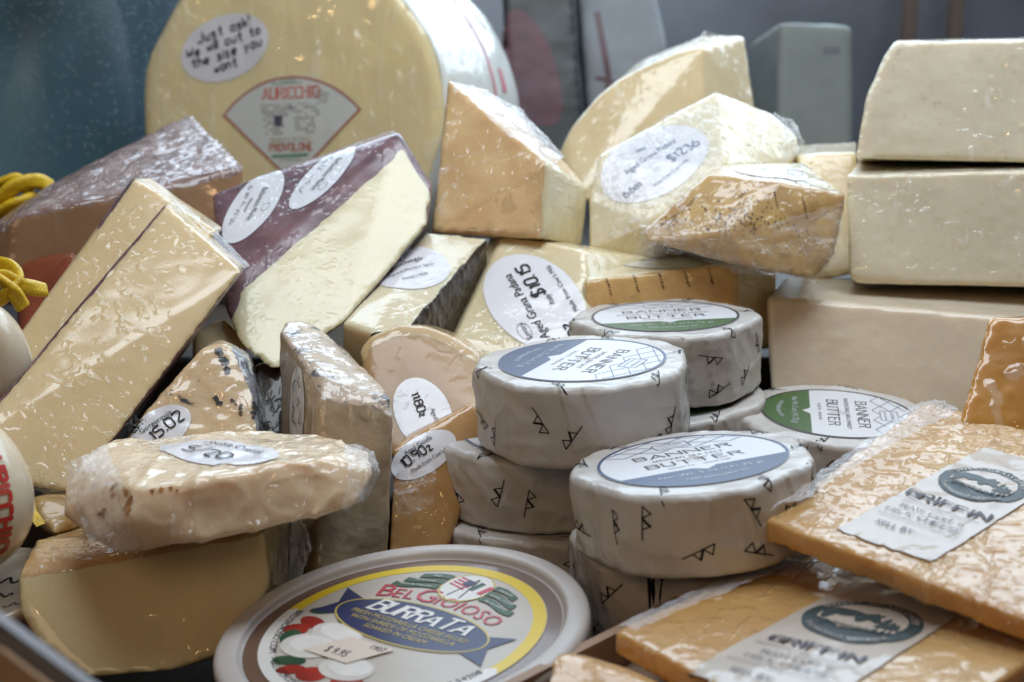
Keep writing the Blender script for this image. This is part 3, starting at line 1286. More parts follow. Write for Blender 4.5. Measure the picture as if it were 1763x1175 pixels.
# R: dotted rind wedge
M['dot_rind'] = cheese_mat('dotted_rind', (0.60, 0.40, 0.15), (0.42, 0.25, 0.10), 60, wscale=90, wdir=(.4, .2, .5), wstr=.4, haze=.35, specks=.5, seed=9, speck_scale=260)
S = solid('cheese_wedge', 'wedge with brown dot-printed rind and upside-down oval label, in crumpled film', 'cheese',
          PP((1103, 400, 66), (1220, 300, 66.8), (1340, 312, 66.2), (1457, 336, 66.8), (1437, 440, 66), (1402, 483, 65.5), (1290, 463, 64.6), (1110, 416, 65.3), (1250, 400, 64.4),
             (1240, 284, 71), (1385, 281, 72.5), (1430, 430, 72), (1130, 405, 71)),
          M['padano'], rind=[(0, 1, 8), (1, 2, 8), (2, 3, 8), (3, 4, 8), (4, 5, 6), (5, 6, 8), (6, 7, 8), (7, 0, 8), (4, 5, 8)], rind_mat=M['dot_rind'], rind_tol=.5, vox=.14, smooth=5, disp=((.06, 1.5),), rind_amp=.05, rind_scale=.5, seed=25)


def w_r(I, ru, rv):
    k = I('ink')
    k.text('Aged Grana Padana', 0, .3 * rv, .36, sx=.9)
    k.pen('16oz', .3 * ru, -.3 * rv, .40, .06, rough=.05)
    k.text('Italy', -.35 * ru, -.4 * rv, .3)
    I('ink_grey').ring(-.70 * ru, 0, .35, .40, n=30)


oval_label(S, (1325, 296), (1262, 296), (1327, 309), w_r)


def dots(k, x0, y0, x1, y1, r=.045, step=.14):
    n = max(1, int(math.hypot(x1 - x0, y1 - y0) / step))
    for i in range(n + 1):
        k.ell(x0 + (x1 - x0) * i / n + random.uniform(-.02, .02), y0 + (y1 - y0) * i / n + random.uniform(-.02, .02), r * random.uniform(.7, 1.3), r * random.uniform(.7, 1.3), n=8)


M['brand_dot'] = plain_mat('branded_dot', (0.06, 0.03, 0.012), 0.6, coat=1)
fr, ru, rv = frame_px(S, (1280, 385), (1400, 395), (1282, 320))
k = Ink()
px = 65 / FPX
for x0, y0, x1, y1 in ((1165, 375, 1130, 400), (1215, 320, 1190, 345), (1300, 312, 1285, 326), (1345, 318, 1348, 348), (1396, 325, 1402, 362), (1445, 345, 1420, 362)):
    dots(k, (x0 - 1280) * px, (385 - y0) * px, (x1 - 1280) * px, (385 - y1) * px)
random.seed(5)
for i in range(130):
    a, b2 = random.gauss(0, 1.3), random.gauss(-.1, .45)
    k.ell(a, b2 + .35 - .03 * a, .05 * random.uniform(.5, 1.1), .05 * random.uniform(.5, 1.1), n=8)
k.build('rind_mark', fr, M['brand_dot'], S.root, .0, S.base)
film('plastic_wrap', S.root, S.base, [PP((1090, 445, 65.2), (1180, 440, 64), (1280, 470, 63.6), (1395, 488, 64.4)), PP((1100, 405, 65.2), (1200, 415, 63.6), (1290, 430, 63.6), (1440, 440, 64.8)), PP((1105, 385, 65.8), (1210, 375, 63.8), (1300, 390, 63.9), (1458, 345, 65.8))], n=40, amp=.28, scale=1.2, seed=9)

# S: label wedge
S = solid('cheese_wedge', 'pale wedge bearing the big oval label priced $10.15, behind the butter stack', 'cheese',
          PP((868, 401, 67.7), (1005, 432, 66.7), (1040, 520, 65.2), (1010, 645, 61.7), (783, 580, 63), (786, 645, 62), (843, 408, 70.2), (764, 575, 65.7), (770, 640, 65.2), (1150, 445, 71.2), (850, 600, 69.2), (1040, 600, 69.2)),
          M['padano2'], vox=.14, smooth=4, disp=((.04, 1.6),), seed=26)


def w_s(I, ru, rv):
    k = I('ink')
    k.text('Aged Grana Padana', -.06 * ru, .14 * rv, .62, sx=.88, bold=1)
    k.pen('$10.15', .38 * ru, -.34 * rv + .1, .62, .10, rough=.05, sx=.85)
    k.pen('oz', -.72 * ru, -.42 * rv, .62, .09, rough=.05)
    k.text('Italy', -.08 * ru, -.36 * rv, .40)
    k.text('Made from Cow\'s Milk', .06 * ru, -.74 * rv, .34)
    g = I('ink_grey')
    g.ring(-.5 * ru, .56 * rv, .47, .50, n=40, ky=.62)
    g.text('Savory', -.5 * ru, .50 * rv, .38, bend=2.0)


oval_label(S, (920, 517), (872, 438), (848, 545), w_s, mat='paper')

# T: rind piece with tick marks
S = solid('cheese_wedge', 'flat wedge with orange tick-marked rind, lying behind the green-labelled butter', 'cheese',
          PP((1003, 482, 64.7), (1262, 455, 66.4), (1262, 600, 65.7), (1006, 600, 64.2), (1010, 462, 68.2), (1150, 436, 72.2), (1340, 432, 70.7), (1340, 600, 69.2), (1100, 600, 72.2)),
          M['padano2'], rind=[(0, 1, 2)], rind_mat=cheese_mat('orange_rind', (0.68, 0.43, 0.17), (0.56, 0.33, 0.12), 70, wscale=90, wstr=.3, haze=.2, specks=.35), vox=.16, smooth=4, disp=((.05, 1.2),), seed=27)
fr, ru, rv = frame_px(S, (1130, 485), (1250, 474), (1132, 470))
k = Ink()
px = 64 / FPX
for x in (1040, 1090, 1137, 1185, 1230):
    dots(k, (x - 1130) * px, .35, (x - 1126) * px, -.35, r=.05, step=.12)
k.build('rind_mark', fr, M['brand_dot'], S.root, 0, S.base)


def w_t(I, ru, rv):
    k = I('ink')
    k.pen('10.8oz', 0, .0, .45, .07, rough=.05)
    k.text('Aged Grana Padana', 0, .45 * rv, .3)


oval_label(S, (1135, 449), (1205, 443), (1125, 437), w_t)

# W: right stack
S3 = solid('cheese_block', 'long cream block at the bottom of the right-hand stack, behind the butter', 'cheese',
           PP((1318, 512, 67), (1330, 730, 65.5), (1900, 770, 64), (1900, 562, 65.5), (1350, 478, 73), (1900, 474, 78), (1900, 700, 76), (1350, 700, 73)),
           M['pale3'], vox=.17, smooth=3, disp=((.06, 3), (.02, .4)), seed=28)
S2_ = solid('cheese_block', 'thick cream block in the middle of the right-hand stack', 'cheese',
            PP((1458, 302, 69.5), (1900, 292, 69.5), (1900, 497, 68.5), (1462, 478, 68.5), (1475, 489, 68.6), (1478, 274, 77), (1900, 268, 77), (1900, 480, 77), (1470, 470, 77)),
            cheese_mat('pale_mid', (0.73, 0.66, 0.49), (0.66, 0.59, 0.43), 25, wscale=85, wdir=(1.0, .4, 2.4), wstr=.7, wdist=.0014, haze=.5, seed=12, specks=.35, speck_col=(.42, .30, .16), speck_scale=190), vox=.15, smooth=3, disp=((.06, 2.2), (.02, .4)), seed=29)
S1 = solid('cheese_block', 'cream block with slanted left end, on top of the right-hand stack', 'cheese',
           PP((1472, 274, 70.5), (1482, 215, 70.8), (1492, 168, 71.1), (1522, 98, 71.5), (1540, 71, 71.7), (1900, 66, 72), (1900, 282, 70.7), (1478, 280, 77.5), (1525, 100, 77.5), (1545, 70, 78), (1900, 64, 78.5), (1900, 280, 77.5)),
           M['pale'], vox=.15, smooth=3, disp=((.06, 2.2), (.02, .4)), seed=30)

# X: orange wedge at right edge
S = solid('cheese_wedge', 'orange amber wedge with ragged left edge at the right side of the photo', 'cheese',
          PP((1703, 549, 54), (1880, 541, 54), (1880, 760, 51.5), (1650, 740, 51.5), (1680, 645, 52.8), (1712, 549, 60), (1880, 541, 60), (1880, 760, 58), (1690, 740, 58)),
          cheese_mat('amber_paste', (0.58, 0.29, 0.06), (0.46, 0.21, 0.04), 25, wscale=45, wdir=(.3, .2, .2), wstr=.35, haze=.2, seed=14), vox=.14, smooth=4, disp=((.10, .8),), seed=31)

# ================================================================== LEFT HEAP
M['purple'] = cheese_mat('purple_rind', (0.22, 0.115, 0.125), (0.085, 0.038, 0.05), 38, wscale=80, wdir=(.2, .4, .8), wstr=.25, haze=.06, coat_rough=.2, seed=20, specks=.6, speck_col=(.36, .25, .25), speck_scale=90)
M['wine'] = cheese_mat('wine_paste', (0.72, 0.64, 0.40), (0.66, 0.58, 0.35), 18, wscale=120, wdir=(.5, .3, 2.4), wstr=.10, haze=.06, coat_rough=.2, seed=21, specks=.10, speck_col=(.35, .25, .1))
M['wine_front'] = cheese_mat('wine_paste_front', (0.72, 0.55, 0.31), (0.66, 0.50, 0.27), 18, wscale=75, wdir=(.5, .3, 2.4), wstr=.55, wdist=.0026, haze=.03, coat_rough=.15, seed=22, specks=.12, speck_col=(.35, .22, .08))
M['brown_speck'] = cheese_mat('speckled_rind', (0.30, 0.20, 0.17), (0.17, 0.10, 0.08), 110, wscale=120, wdir=(.4, .4, .9), wstr=1.0, wdist=.006, haze=.5, specks=.45, speck_col=(.5, .5, .6), seed=23, speck_scale=220)
M['brown_paste'] = cheese_mat('brown_paste', (0.33, 0.19, 0.10), (0.26, 0.145, 0.075), 20, wscale=50, wstr=.15, haze=.05, seed=24)

# K: speckled rind wedge
S = solid('cheese_wedge', 'brown wedge with silvery speckled rind, leaning behind the two narrow purple-edged wedges', 'cheese',
          PP((22, 372, 66), (232, 331, 67.5), (423, 286, 70), (329, 194, 78), (84, 318, 71), (14, 480, 66), (400, 440, 69), (330, 380, 78), (-60, 420, 68), (-60, 490, 67), (40, 400, 74)),
          M['brown_paste'], rind=[(0, 2, 3), (0, 3, 4), (1, 2, 3), (0, 1, 4)], rind_mat=M['brown_speck'], rind_tol=.6, vox=.16, smooth=5, disp=((.06, 2),), rind_amp=.06, rind_scale=.6, seed=41)

# L: purple wedge with two labels
S = solid('cheese_wedge', 'big pale wedge with purple rind carrying two oval labels', 'cheese',
          PP((688, 229, 68), (746, 318, 67), (737, 388, 65.5), (600, 552, 61), (470, 642, 59), (412, 594, 59.6), (386, 530, 60.8), (676, 223, 70), (364, 333, 68), (740, 335, 73), (600, 520, 71), (380, 420, 70), (400, 476, 61.8)),
          M['wine'], rind=[(0, 12, 8), (12, 6, 8), (0, 7, 8), (0, 1, 9), (1, 2, 9), (2, 3, 10), (3, 4, 10)], rind_mat=M['purple'], vox=.14, smooth=5, disp=((.05, 2),), seed=42, rind_tol=.35)


def w_l(I, ru, rv):
    k = I('ink')
    k.text('Bellavitano Merlot', -.0, .05 * rv, .42, sx=.85)
    k.text('Wisconsin', .0 * ru, -.28 * rv, .26)
    scribble(k, -.55 * ru, .6 * ru, -.62 * rv, .30, .03, 4)
    g = I('ink_grey')
    g.ring(.1 * ru, .58 * rv, .30, .33, n=30, ky=.6)


def w_l2(I, ru, rv):
    k = I('ink')
    k.text('Bellavitano Merlot', -.05 * ru, -.0 * rv, .42, sx=.85)
    scribble(k, -.6 * ru, .6 * ru, -.60 * rv, .30, .03, 5)
    I('ink_grey').ring(.3 * ru, .5 * rv, .28, .31, n=30, ky=.6)


oval_label(S, (437, 354), (402, 421), (492, 322), w_l)
oval_label(S, (556, 304), (506, 361), (586, 306), w_l2)

# M: white wedge with black-brown ribbed rind
M['manchego_rind'] = cheese_mat('ribbed_black_rind', (0.055, 0.035, 0.018), (0.025, 0.016, 0.01), 140, wrap=.5, wscale=90, wstr=.2, haze=.05, bumpy=.5, specks=.5, speck_col=(.2, .14, .05), speck_scale=240)
M['manchego'] = cheese_mat('manchego_paste', (0.78, 0.68, 0.46), (0.70, 0.60, 0.40), 25, wscale=70, wstr=.15, haze=.1, seed=26)
S = solid('cheese_wedge', 'ivory wedge with dark ribbed rind and round label, under the purple-rinded wedge', 'cheese',
          PP((588, 556, 60.5), (735, 398, 67), (840, 411, 66.5), (706, 562, 59.8), (640, 574, 59.2), (842, 520, 67.5), (740, 640, 62), (640, 650, 60.5), (590, 620, 61.5), (735, 500, 68)),
          M['manchego'], rind=[(2, 3, 5), (3, 5, 6), (3, 4, 7), (3, 6, 7)], rind_mat=M['manchego_rind'], vox=.13, smooth=4, disp=((.03, 2),), rind_amp=.10, rind_scale=.35, seed=43)


def w_m(I, ru, rv):
    k = I('ink')
    k.text('Manchego', -.05, .12 * rv, .46)
    k.text('Aged 6 Months, Spain', 0, -.18 * rv, .26)
    k.text('Sheep\'s Milk', -.1, -.5 * rv, .26)
    I('ink_grey').text('Savory', .1, .6 * rv, .26)


oval_label(S, (703, 460), (765, 440), (690, 424), w_m, mat='paper')

# J1, J2 narrow purple-edged wedges
S = solid('cheese_wedge', 'narrow purple-edged wedge behind its longer twin, upper left', 'cheese',
          PP((232, 307, 63), (372, 398, 61.5), (150, 690, 57.2), (-40, 760, 55.5), (-60, 700, 56.5), (75, 572, 59), (258, 306, 66), (384, 392, 65), (200, 690, 61), (-20, 760, 60), (70, 570, 61), (228, 306, 64)),
          M['wine_front'], rind=[(0, 5, 11), (5, 4, 10), (5, 10, 11)], rind_mat=M['purple'], vox=.14, smooth=4, disp=((.05, 2),), seed=44, rind_tol=.25, rdot=.85)
S = solid('cheese_wedge', 'long narrow purple-edged wedge lying across the left, in front of its twin', 'cheese',
          PP((285, 351, 60), (416, 467, 58), (196, 747, 53.6), (128, 850, 52), (42, 835, 51.6), (-70, 770, 51.4), (305, 352, 63), (424, 460, 61.5), (215, 745, 57.5), (140, 850, 56.5), (-40, 790, 56), (284, 353, 62.2), (-66, 766, 53.6)),
          M['wine_front'], rind=[(0, 5, 11), (11, 5, 12), (1, 2, 7), (2, 3, 8)], rind_mat=M['purple'], vox=.14, smooth=4, disp=((.05, 2),), seed=45, rind_tol=.25, rdot=.7)
film('plastic_wrap', S.root, S.base, [PP((300, 350, 62), (360, 402, 61), (420, 460, 60)), PP((318, 352, 63), (372, 400, 62), (428, 456, 61)), PP((326, 360, 64), (376, 402, 63), (424, 462, 62))], n=20, amp=.12, scale=.6, seed=12)
film('plastic_wrap', S.root, S.base, [PP((40, 800, 51), (90, 815, 51), (140, 812, 51.3)), PP((44, 828, 51), (90, 838, 51), (138, 838, 51.4)), PP((50, 842, 52), (95, 856, 52), (140, 854, 52.4))], n=20, amp=.12, scale=.6, seed=13)

# red-brown waxed cheese in the gap
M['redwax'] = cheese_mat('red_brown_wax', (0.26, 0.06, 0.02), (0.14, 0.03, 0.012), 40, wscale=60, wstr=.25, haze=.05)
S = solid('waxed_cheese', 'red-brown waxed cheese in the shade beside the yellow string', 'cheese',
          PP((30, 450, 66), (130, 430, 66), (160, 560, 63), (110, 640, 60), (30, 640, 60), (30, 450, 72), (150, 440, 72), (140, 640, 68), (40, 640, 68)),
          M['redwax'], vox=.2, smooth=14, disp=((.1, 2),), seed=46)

# I: blue cheese behind the soft wedge
BLUE = (0.035, 0.045, 0.05)
M['blue'] = cheese_mat('blue_paste', (0.70, 0.53, 0.32), (0.58, 0.42, 0.25), 45, wscale=80, wdir=(.3, .3, .8), wstr=.35, haze=.2, veins=(BLUE, 55, .62, .68), seed=30, bumpy=.2)
M['blue_rind'] = cheese_mat('blue_rind', (0.30, 0.30, 0.33), (0.05, 0.06, 0.075), 120, wscale=150, wstr=.6, haze=.3, seed=31)
M['mould'] = plain_mat('blue_black_mould', (0.018, 0.024, 0.026), 0.6, mott=.5, mscale=300, coat=.6)
S = solid('blue_cheese', 'round-backed blue cheese wedge with dark veins and 15.02 label', 'cheese',
          PP((350, 598, 55.6), (385, 587, 56), (422, 612, 56.2), (440, 655, 56), (448, 695, 55.4), (445, 790, 54), (210, 790, 53), (222, 745, 53.5), (310, 640, 55),
             (372, 590, 60), (430, 612, 60), (455, 695, 60), (450, 790, 58), (230, 790, 58), (320, 640, 59)),
          M['blue'], rind=[(2, 3, 10), (3, 4, 11), (4, 5, 11)], rind_mat=M['blue_rind'], vox=.13, smooth=6, disp=((.12, 1.3), (.05, .5)), rind_amp=.06, seed=47)
fr, ru, rv = frame_px(S, (385, 640), (425, 640), (385, 600))
px = 55.5 / FPX


def blob(k, pts, w0, seed):
    random.seed(seed)
    for (xa, ya), (xb, yb) in zip(pts[:-1], pts[1:]):
        n = max(2, int(math.hypot(xb - xa, yb - ya) / 4))
        for i in range(n):
            t = i / n
            x, y = xa + (xb - xa) * t + random.gauss(0, 3), ya + (yb - ya) * t + random.gauss(0, 3)
            r = w0 * px * random.uniform(.35, 1.0)
            a0 = random.uniform(0, 6)
            pp = []
            for j in range(11):
                rr = r * random.uniform(.55, 1.2)
                pp.append(((x - 385) * px + rr * math.cos(a0 + j * .571), (640 - y) * px + rr * math.sin(a0 + j * .571)))
            k.poly(pp)


kk_ = [Ink() for _ in range(5)]
k = kk_[0]
blob(k, [(376, 598), (388, 620), (396, 645)], 9, 1)
blob(kk_[1], [(436, 690), (430, 730)], 6, 2)
blob(kk_[2], [(366, 686), (380, 705)], 5, 3)
blob(kk_[3], [(400, 700), (415, 725)], 5, 5)
blob(kk_[4], [(225, 742), (250, 730)], 10, 4)
for k in kk_:
    k.build('mould_vein', fr, M['mould'], S.root, 0, S.base)


def w_i(I, ru, rv):
    k = I('ink')
    k.pen('15.02', .25 * ru, -.3 * rv, .44, .06, rough=.05)
    k.text('Gorgonzola', .1 * ru, .3 * rv, .30)


oval_label(S, (272, 742), (324, 706), (254, 712), w_i)

# dark backed pale pieces in the gaps
S = solid('cheese_wedge', 'small pale wedge with a dark ribbed back, in the shade between the two blue cheeses', 'cheese',
          PP((438, 625, 60), (490, 622, 60), (495, 800, 57), (432, 800, 57), (440, 630, 66), (500, 630, 66), (500, 800, 64), (440, 800, 64)),
          M['straw'], rind=[(0, 1, 2)], rind_mat=M['manchego_rind'], vox=.18, smooth=5, seed=48)
S = solid('cheese_wedge', 'small tan piece peeping out above the round-backed blue cheese', 'cheese',
          PP((330, 575, 60.5), (385, 548, 61.5), (430, 600, 60.5), (400, 660, 59), (330, 660, 59), (340, 575, 66), (420, 560, 66), (420, 660, 64), (340, 660, 64)),
          M['straw'], vox=.18, smooth=6, seed=49)

# H: upright blue cheese
M['blue2'] = cheese_mat('blue_upright_front', (0.46, 0.36, 0.24), (0.34, 0.265, 0.18), 40, wscale=90, wdir=(.2, .2, .1), wstr=.3, haze=.15, veins=((.16, .15, .13), 60, .60, .70), seed=33, bumpy=.2)
M['blue2_top'] = cheese_mat('blue_upright_rind', (0.62, 0.50, 0.38), (0.48, 0.38, 0.30), 60, wscale=110, wdir=(.3, .3, .6), wstr=1.0, wdist=.004, haze=.3, veins=((.07, .09, .12), 65, .54, .62), seed=34, bumpy=.25)
S = solid('blue_cheese', 'tall upright blue cheese slab with grey-blue rind on its sloping top', 'cheese',
          PP((481, 567, 57.1), (486, 770, 56.1), (548, 690, 52.2), (556, 652, 52.8), (674, 688, 52.8), (678, 720, 52.6), (664, 1050, 52.6), (540, 1050, 51.2), (520, 548, 58.6), (556, 568, 58.6), (650, 655, 56.1), (500, 1040, 55.6), (600, 1030, 58.6), (492, 552, 58.2)),
          M['blue2'], rind=[(0, 3, 8), (3, 4, 9), (3, 4, 10), (3, 9, 10), (0, 3, 13)], rind_mat=M['blue2_top'], vox=.13, smooth=6, disp=((.08, 1.5), (.03, .5)), rind_amp=.07, rind_scale=.6, seed=50, rind_tol=.4)


def w_h(I, ru, rv):
    k = I('ink')
    scribble(k, -.5 * ru, .6 * ru, .05, .45, .05, 6)
    scribble(k, -.5 * ru, .5 * ru, -.55 * rv, .35, .04, 7)


oval_label(S, (511, 700), (511, 632), (498, 702), w_h)

# U: round-topped amber slab with label
M['amber'] = cheese_mat('amber_slab', (0.46, 0.29, 0.13), (0.38, 0.22, 0.09), 22, wscale=55, wrap=.5, wdir=(.2, .3, .3), wstr=.15, coat_rough=.2, haze=.04, seed=36)
M['tanrind'] = cheese_mat('tan_rim', (0.62, 0.45, 0.24), (0.52, 0.36, 0.18), 60, wscale=90, wstr=.4, haze=.25, seed=37)
S = solid('cheese_slab', 'round-topped amber slab with a pale rim and 11.80z label, left of the butter stack', 'cheese',
          PP((618, 605, 58.5), (640, 578, 58.8), (682, 561, 59.2), (732, 560, 59.6), (782, 578, 59.6), (828, 608, 59.4), (836, 730, 56.5), (690, 800, 55.5), (648, 765, 56),
             (632, 590, 61.5), (690, 556, 62), (735, 556, 62.5), (790, 575, 62.5), (835, 605, 62), (836, 730, 60), (660, 765, 59.5)),
          M['amber'], rind=[(1, 2, 10), (2, 3, 11), (3, 4, 12), (4, 5, 13), (0, 1, 9)], rind_mat=M['tanrind'], vox=.13, smooth=7, disp=((.05, 1.5),), seed=51, rind_tol=.4)


def w_u(I, ru, rv):
    k = I('ink')
    k.pen('11.80z', -.25 * ru, -.15 * rv, .32, .055, rough=.05)
    k.text('Aged Gouda', .35 * ru, .30 * rv, .26)


oval_label(S, (728, 712), (752, 772), (770, 690), w_u, mat='paper')

# V: orange wedge with label
S = solid('cheese_wedge', 'orange-brown wedge with 10.90z label, wedged between upright blue cheese and butter', 'cheese',
          PP((677, 772, 54.6), (818, 690, 57), (835, 770, 56), (758, 985, 53.4), (668, 990, 52.8), (722, 724, 58.8), (820, 682, 59), (838, 760, 60), (760, 980, 58), (690, 980, 57)),
          cheese_mat('orange_slab', (0.52, 0.30, 0.11), (0.42, 0.22, 0.07), 30, wscale=70, wstr=.2, haze=.05, seed=38), vox=.13, smooth=5, disp=((.05, 1.2),), seed=52)


def w_v(I, ru, rv):
    k = I('ink')
    k.pen('10.90z', -.2 * ru, -.05 * rv, .36, .055, rough=.05)
    k.text('Aged Gouda', .0 * ru, .45 * rv, .27)
    k.text('Made from Cow\'s Milk', .1 * ru, -.5 * rv, .22)


oval_label(S, (730, 782), (782, 748), (716, 752), w_v, mat='paper')
film('plastic_wrap', S.root, S.base, [PP((678, 830, 53), (710, 815, 53), (750, 800, 53.5)), PP((680, 850, 52.8), (705, 850, 52.6), (752, 830, 53)), PP((676, 880, 52.8), (700, 885, 52.5), (748, 870, 52.9))], n=22, amp=.2, scale=.8, seed=17)

# F: yellow block bottom left
M['yellow'] = cheese_mat('yellow_block', (0.80, 0.67, 0.38), (0.73, 0.60, 0.33), 16, wscale=45, wdir=(.2, .5, .3), wstr=.14, haze=.05, seed=40)
M['yellow_top'] = cheese_mat('yellow_rind', (0.62, 0.40, 0.18), (0.54, 0.33, 0.14), 60, wscale=150, wdir=(.9, .4, .3), wstr=.7, haze=.3, seed=41)
S = solid('cheese_block', 'rounded yellow block in tight wrap under the soft white wedge, front left', 'cheese',
          PP((30, 992, 46.4), (40, 968, 47), (452, 915, 48.2), (462, 1000, 47.6), (410, 1115, 46.4), (300, 1154, 45.6), (150, 1168, 45.2), (70, 1112, 45.6), (34, 1050, 46),
             (62, 930, 49), (150, 902, 53), (500, 885, 55), (490, 1100, 54), (80, 1100, 51)),
          M['yellow'], rind=[(0, 2, 9), (1, 2, 10), (9, 10, 2), (2, 10, 11)], rind_mat=M['yellow_top'], rdot=.75, vox=.13, smooth=4, disp=((.04, 2.5),), seed=53)
film('plastic_wrap', S.root, S.base, [PP((470, 900, 48.6), (500, 890, 47.6), (522, 885, 48.4)), PP((466, 950, 48.2), (500, 945, 47.2), (538, 940, 48)), PP((470, 1000, 48), (492, 1010, 47.2), (520, 990, 48))], n=24, amp=.15, scale=.7, seed=18)

# G: soft double cream wedge
M['brie'] = cheese_mat('soft_white', (0.80, 0.64, 0.44), (0.70, 0.52, 0.33), 40, wscale=105, wdir=(.3, .5, .9), wstr=1.0, wdist=.004, haze=.3, specks=.25, speck_col=(.55, .33, .14), speck_scale=45, seed=43, bumpy=.08)
S = solid('soft_cheese', 'soft bloomy white wedge with Double Creme label, in shiny film on the yellow block', 'cheese',
          PP((106, 885, 46), (112, 830, 47), (150, 930, 45), (205, 952, 44.4), (215, 900, 43.9), (330, 938, 44.4), (450, 915, 45), (560, 893, 45.6), (614, 872, 46), (645, 818, 46.8), (638, 775, 48.6), (560, 746, 51), (440, 742, 52), (330, 745, 52), (180, 757, 50.5), (135, 790, 48.5),
             (225, 838, 44.2), (400, 815, 44.9), (560, 785, 46.2), (330, 870, 53), (560, 850, 53)),
          M['brie'], vox=.12, smooth=11, disp=((.17, 1.7), (.03, .6)), seed=54, ridge_amp=.12, ridge_scale=1.8)


def w_g(I, ru, rv):
    k = I('ink')
    k.text('Double Creme', .1 * ru, .25 * rv, .50)
    k.text('France', -.2 * ru, .02 * rv, .22)
    k.pen('5/20', .0 * ru, -.55 * rv, .52, .07, rough=.05, sx=1.2)


oval_label(S, (375, 773), (468, 792), (388, 750), w_g, mat='paper')
M['stain'] = plain_mat('orange_rind_stain', (0.42, 0.20, 0.06), .5, mott=.4, mscale=200, coat=1, wrinkle=.4)
fr, ru, rv = frame_px(S, (230, 850), (262, 850), (230, 820))
for pts_, w_, sd in (([(176, 818), (186, 850)], 9, 31), ([(205, 838), (222, 862), (214, 880)], 10, 32), ([(262, 838), (300, 830)], 6, 33), ([(160, 870), (165, 880)], 6, 34)):
    k = Ink()
    random.seed(sd)
    for (xa, ya), (xb, yb) in zip(pts_[:-1], pts_[1:]):
        for i in range(7):
            t = i / 7
            r = w_ * 45 / FPX * random.uniform(.3, .9)
            x = (xa + (xb - xa) * t - 230 + random.gauss(0, 3)) * 45 / FPX
            y = (850 - (ya + (yb - ya) * t) + random.gauss(0, 3)) * 45 / FPX
            k.poly([(x + r * random.uniform(.5, 1.2) * math.cos(j * .63), y + r * random.uniform(.5, 1.2) * math.sin(j * .63)) for j in range(10)])
    k.build('rind_stain', fr, M['stain'], S.root, 0, S.base, maxlen=.15)

film('plastic_wrap', S.root, S.base, [PP((112, 800, 46.6), (120, 850, 45.6), (150, 925, 44.2)), PP((140, 785, 46.8), (160, 850, 44.6), (190, 945, 43.6)), PP((180, 765, 48.5), (215, 835, 43.7), (235, 940, 43.4))], n=34, amp=.14, scale=.9, seed=31)
film('plastic_wrap', S.root, S.base, [PP((590, 762, 47.6), (600, 810, 45.6), (590, 880, 45)), PP((625, 765, 48), (640, 805, 46.2), (620, 868, 45.4)), PP((645, 778, 49), (655, 815, 47), (632, 860, 46.4))], n=30, amp=.12, scale=.8, seed=32)
# small waxed provolones with yellow string
M['wax'] = cheese_mat('white_wax', (0.72, 0.62, 0.46), (0.66, 0.56, 0.40), 20, wrap=.7, wscale=40, wstr=.08, haze=0, seed=45, rough=.35)
M['yellow_string'] = plain_mat('yellow_string', (0.70, 0.46, 0.012), 0.45, mott=.25, mscale=250, bump=.3, bscale=900)
M['red_brand'] = plain_mat('red_wax_print', (0.52, 0.03, 0.02), 0.4, coat=.4)


def pear(name, label, c, r, h, seed):
    V, F = [], []
    nu, nv = 64, 48
    for j in range(nv + 1):
        q = j / nv
        a = math.pi * q
        for i in range(nu):
            t = 2 * math.pi * i / nu
            rr = r * math.sin(a) ** .8 * (1 - .12 * math.cos(a))
            V.append((c.x + rr * CM * math.cos(t), c.y + rr * CM * math.sin(t), c.z + h * CM * .5 * math.cos(a)))
    for j in range(nv):
        for i in range(nu):
            a, b2 = j * nu + i, j * nu + (i + 1) % nu
            F.append((a, a + nu, b2 + nu, b2))
    V = np.array(V)
    base = Vector((c.x, c.y, c.z - h * CM / 2))
    o = link_mesh(name, V, F, M['wax'], None, offset=base)
    o.location = base
    tag(o, label, 'cheese', 'small waxed provolones')
    S = Solid()
    S.root, S.base, S.bvh = o, base, BVHTree.FromPolygons([tuple(v) for v in V], F)
    return S


S = pear('waxed_provolone', 'small white waxed provolone with red lettering, lower left edge', P(-95, 850, 47.5), 2.8, 5.6, 1)
fr, ru, rv = frame_px(S, (8, 838), (20, 900), (40, 830))
k = Ink()
k.pen('AURICCHIO', .3, -.45, .62, .15, ang=0, sx=.75, smooth=0, serif=.1, spacing=.8)
k.build('lettering', fr, M['red_brand'], S.root, .0, S.base)
S = pear('waxed_provolone', 'small cream waxed provolone tied with yellow string, left edge in the shade', P(-45, 625, 56), 2.2, 5.0, 2)


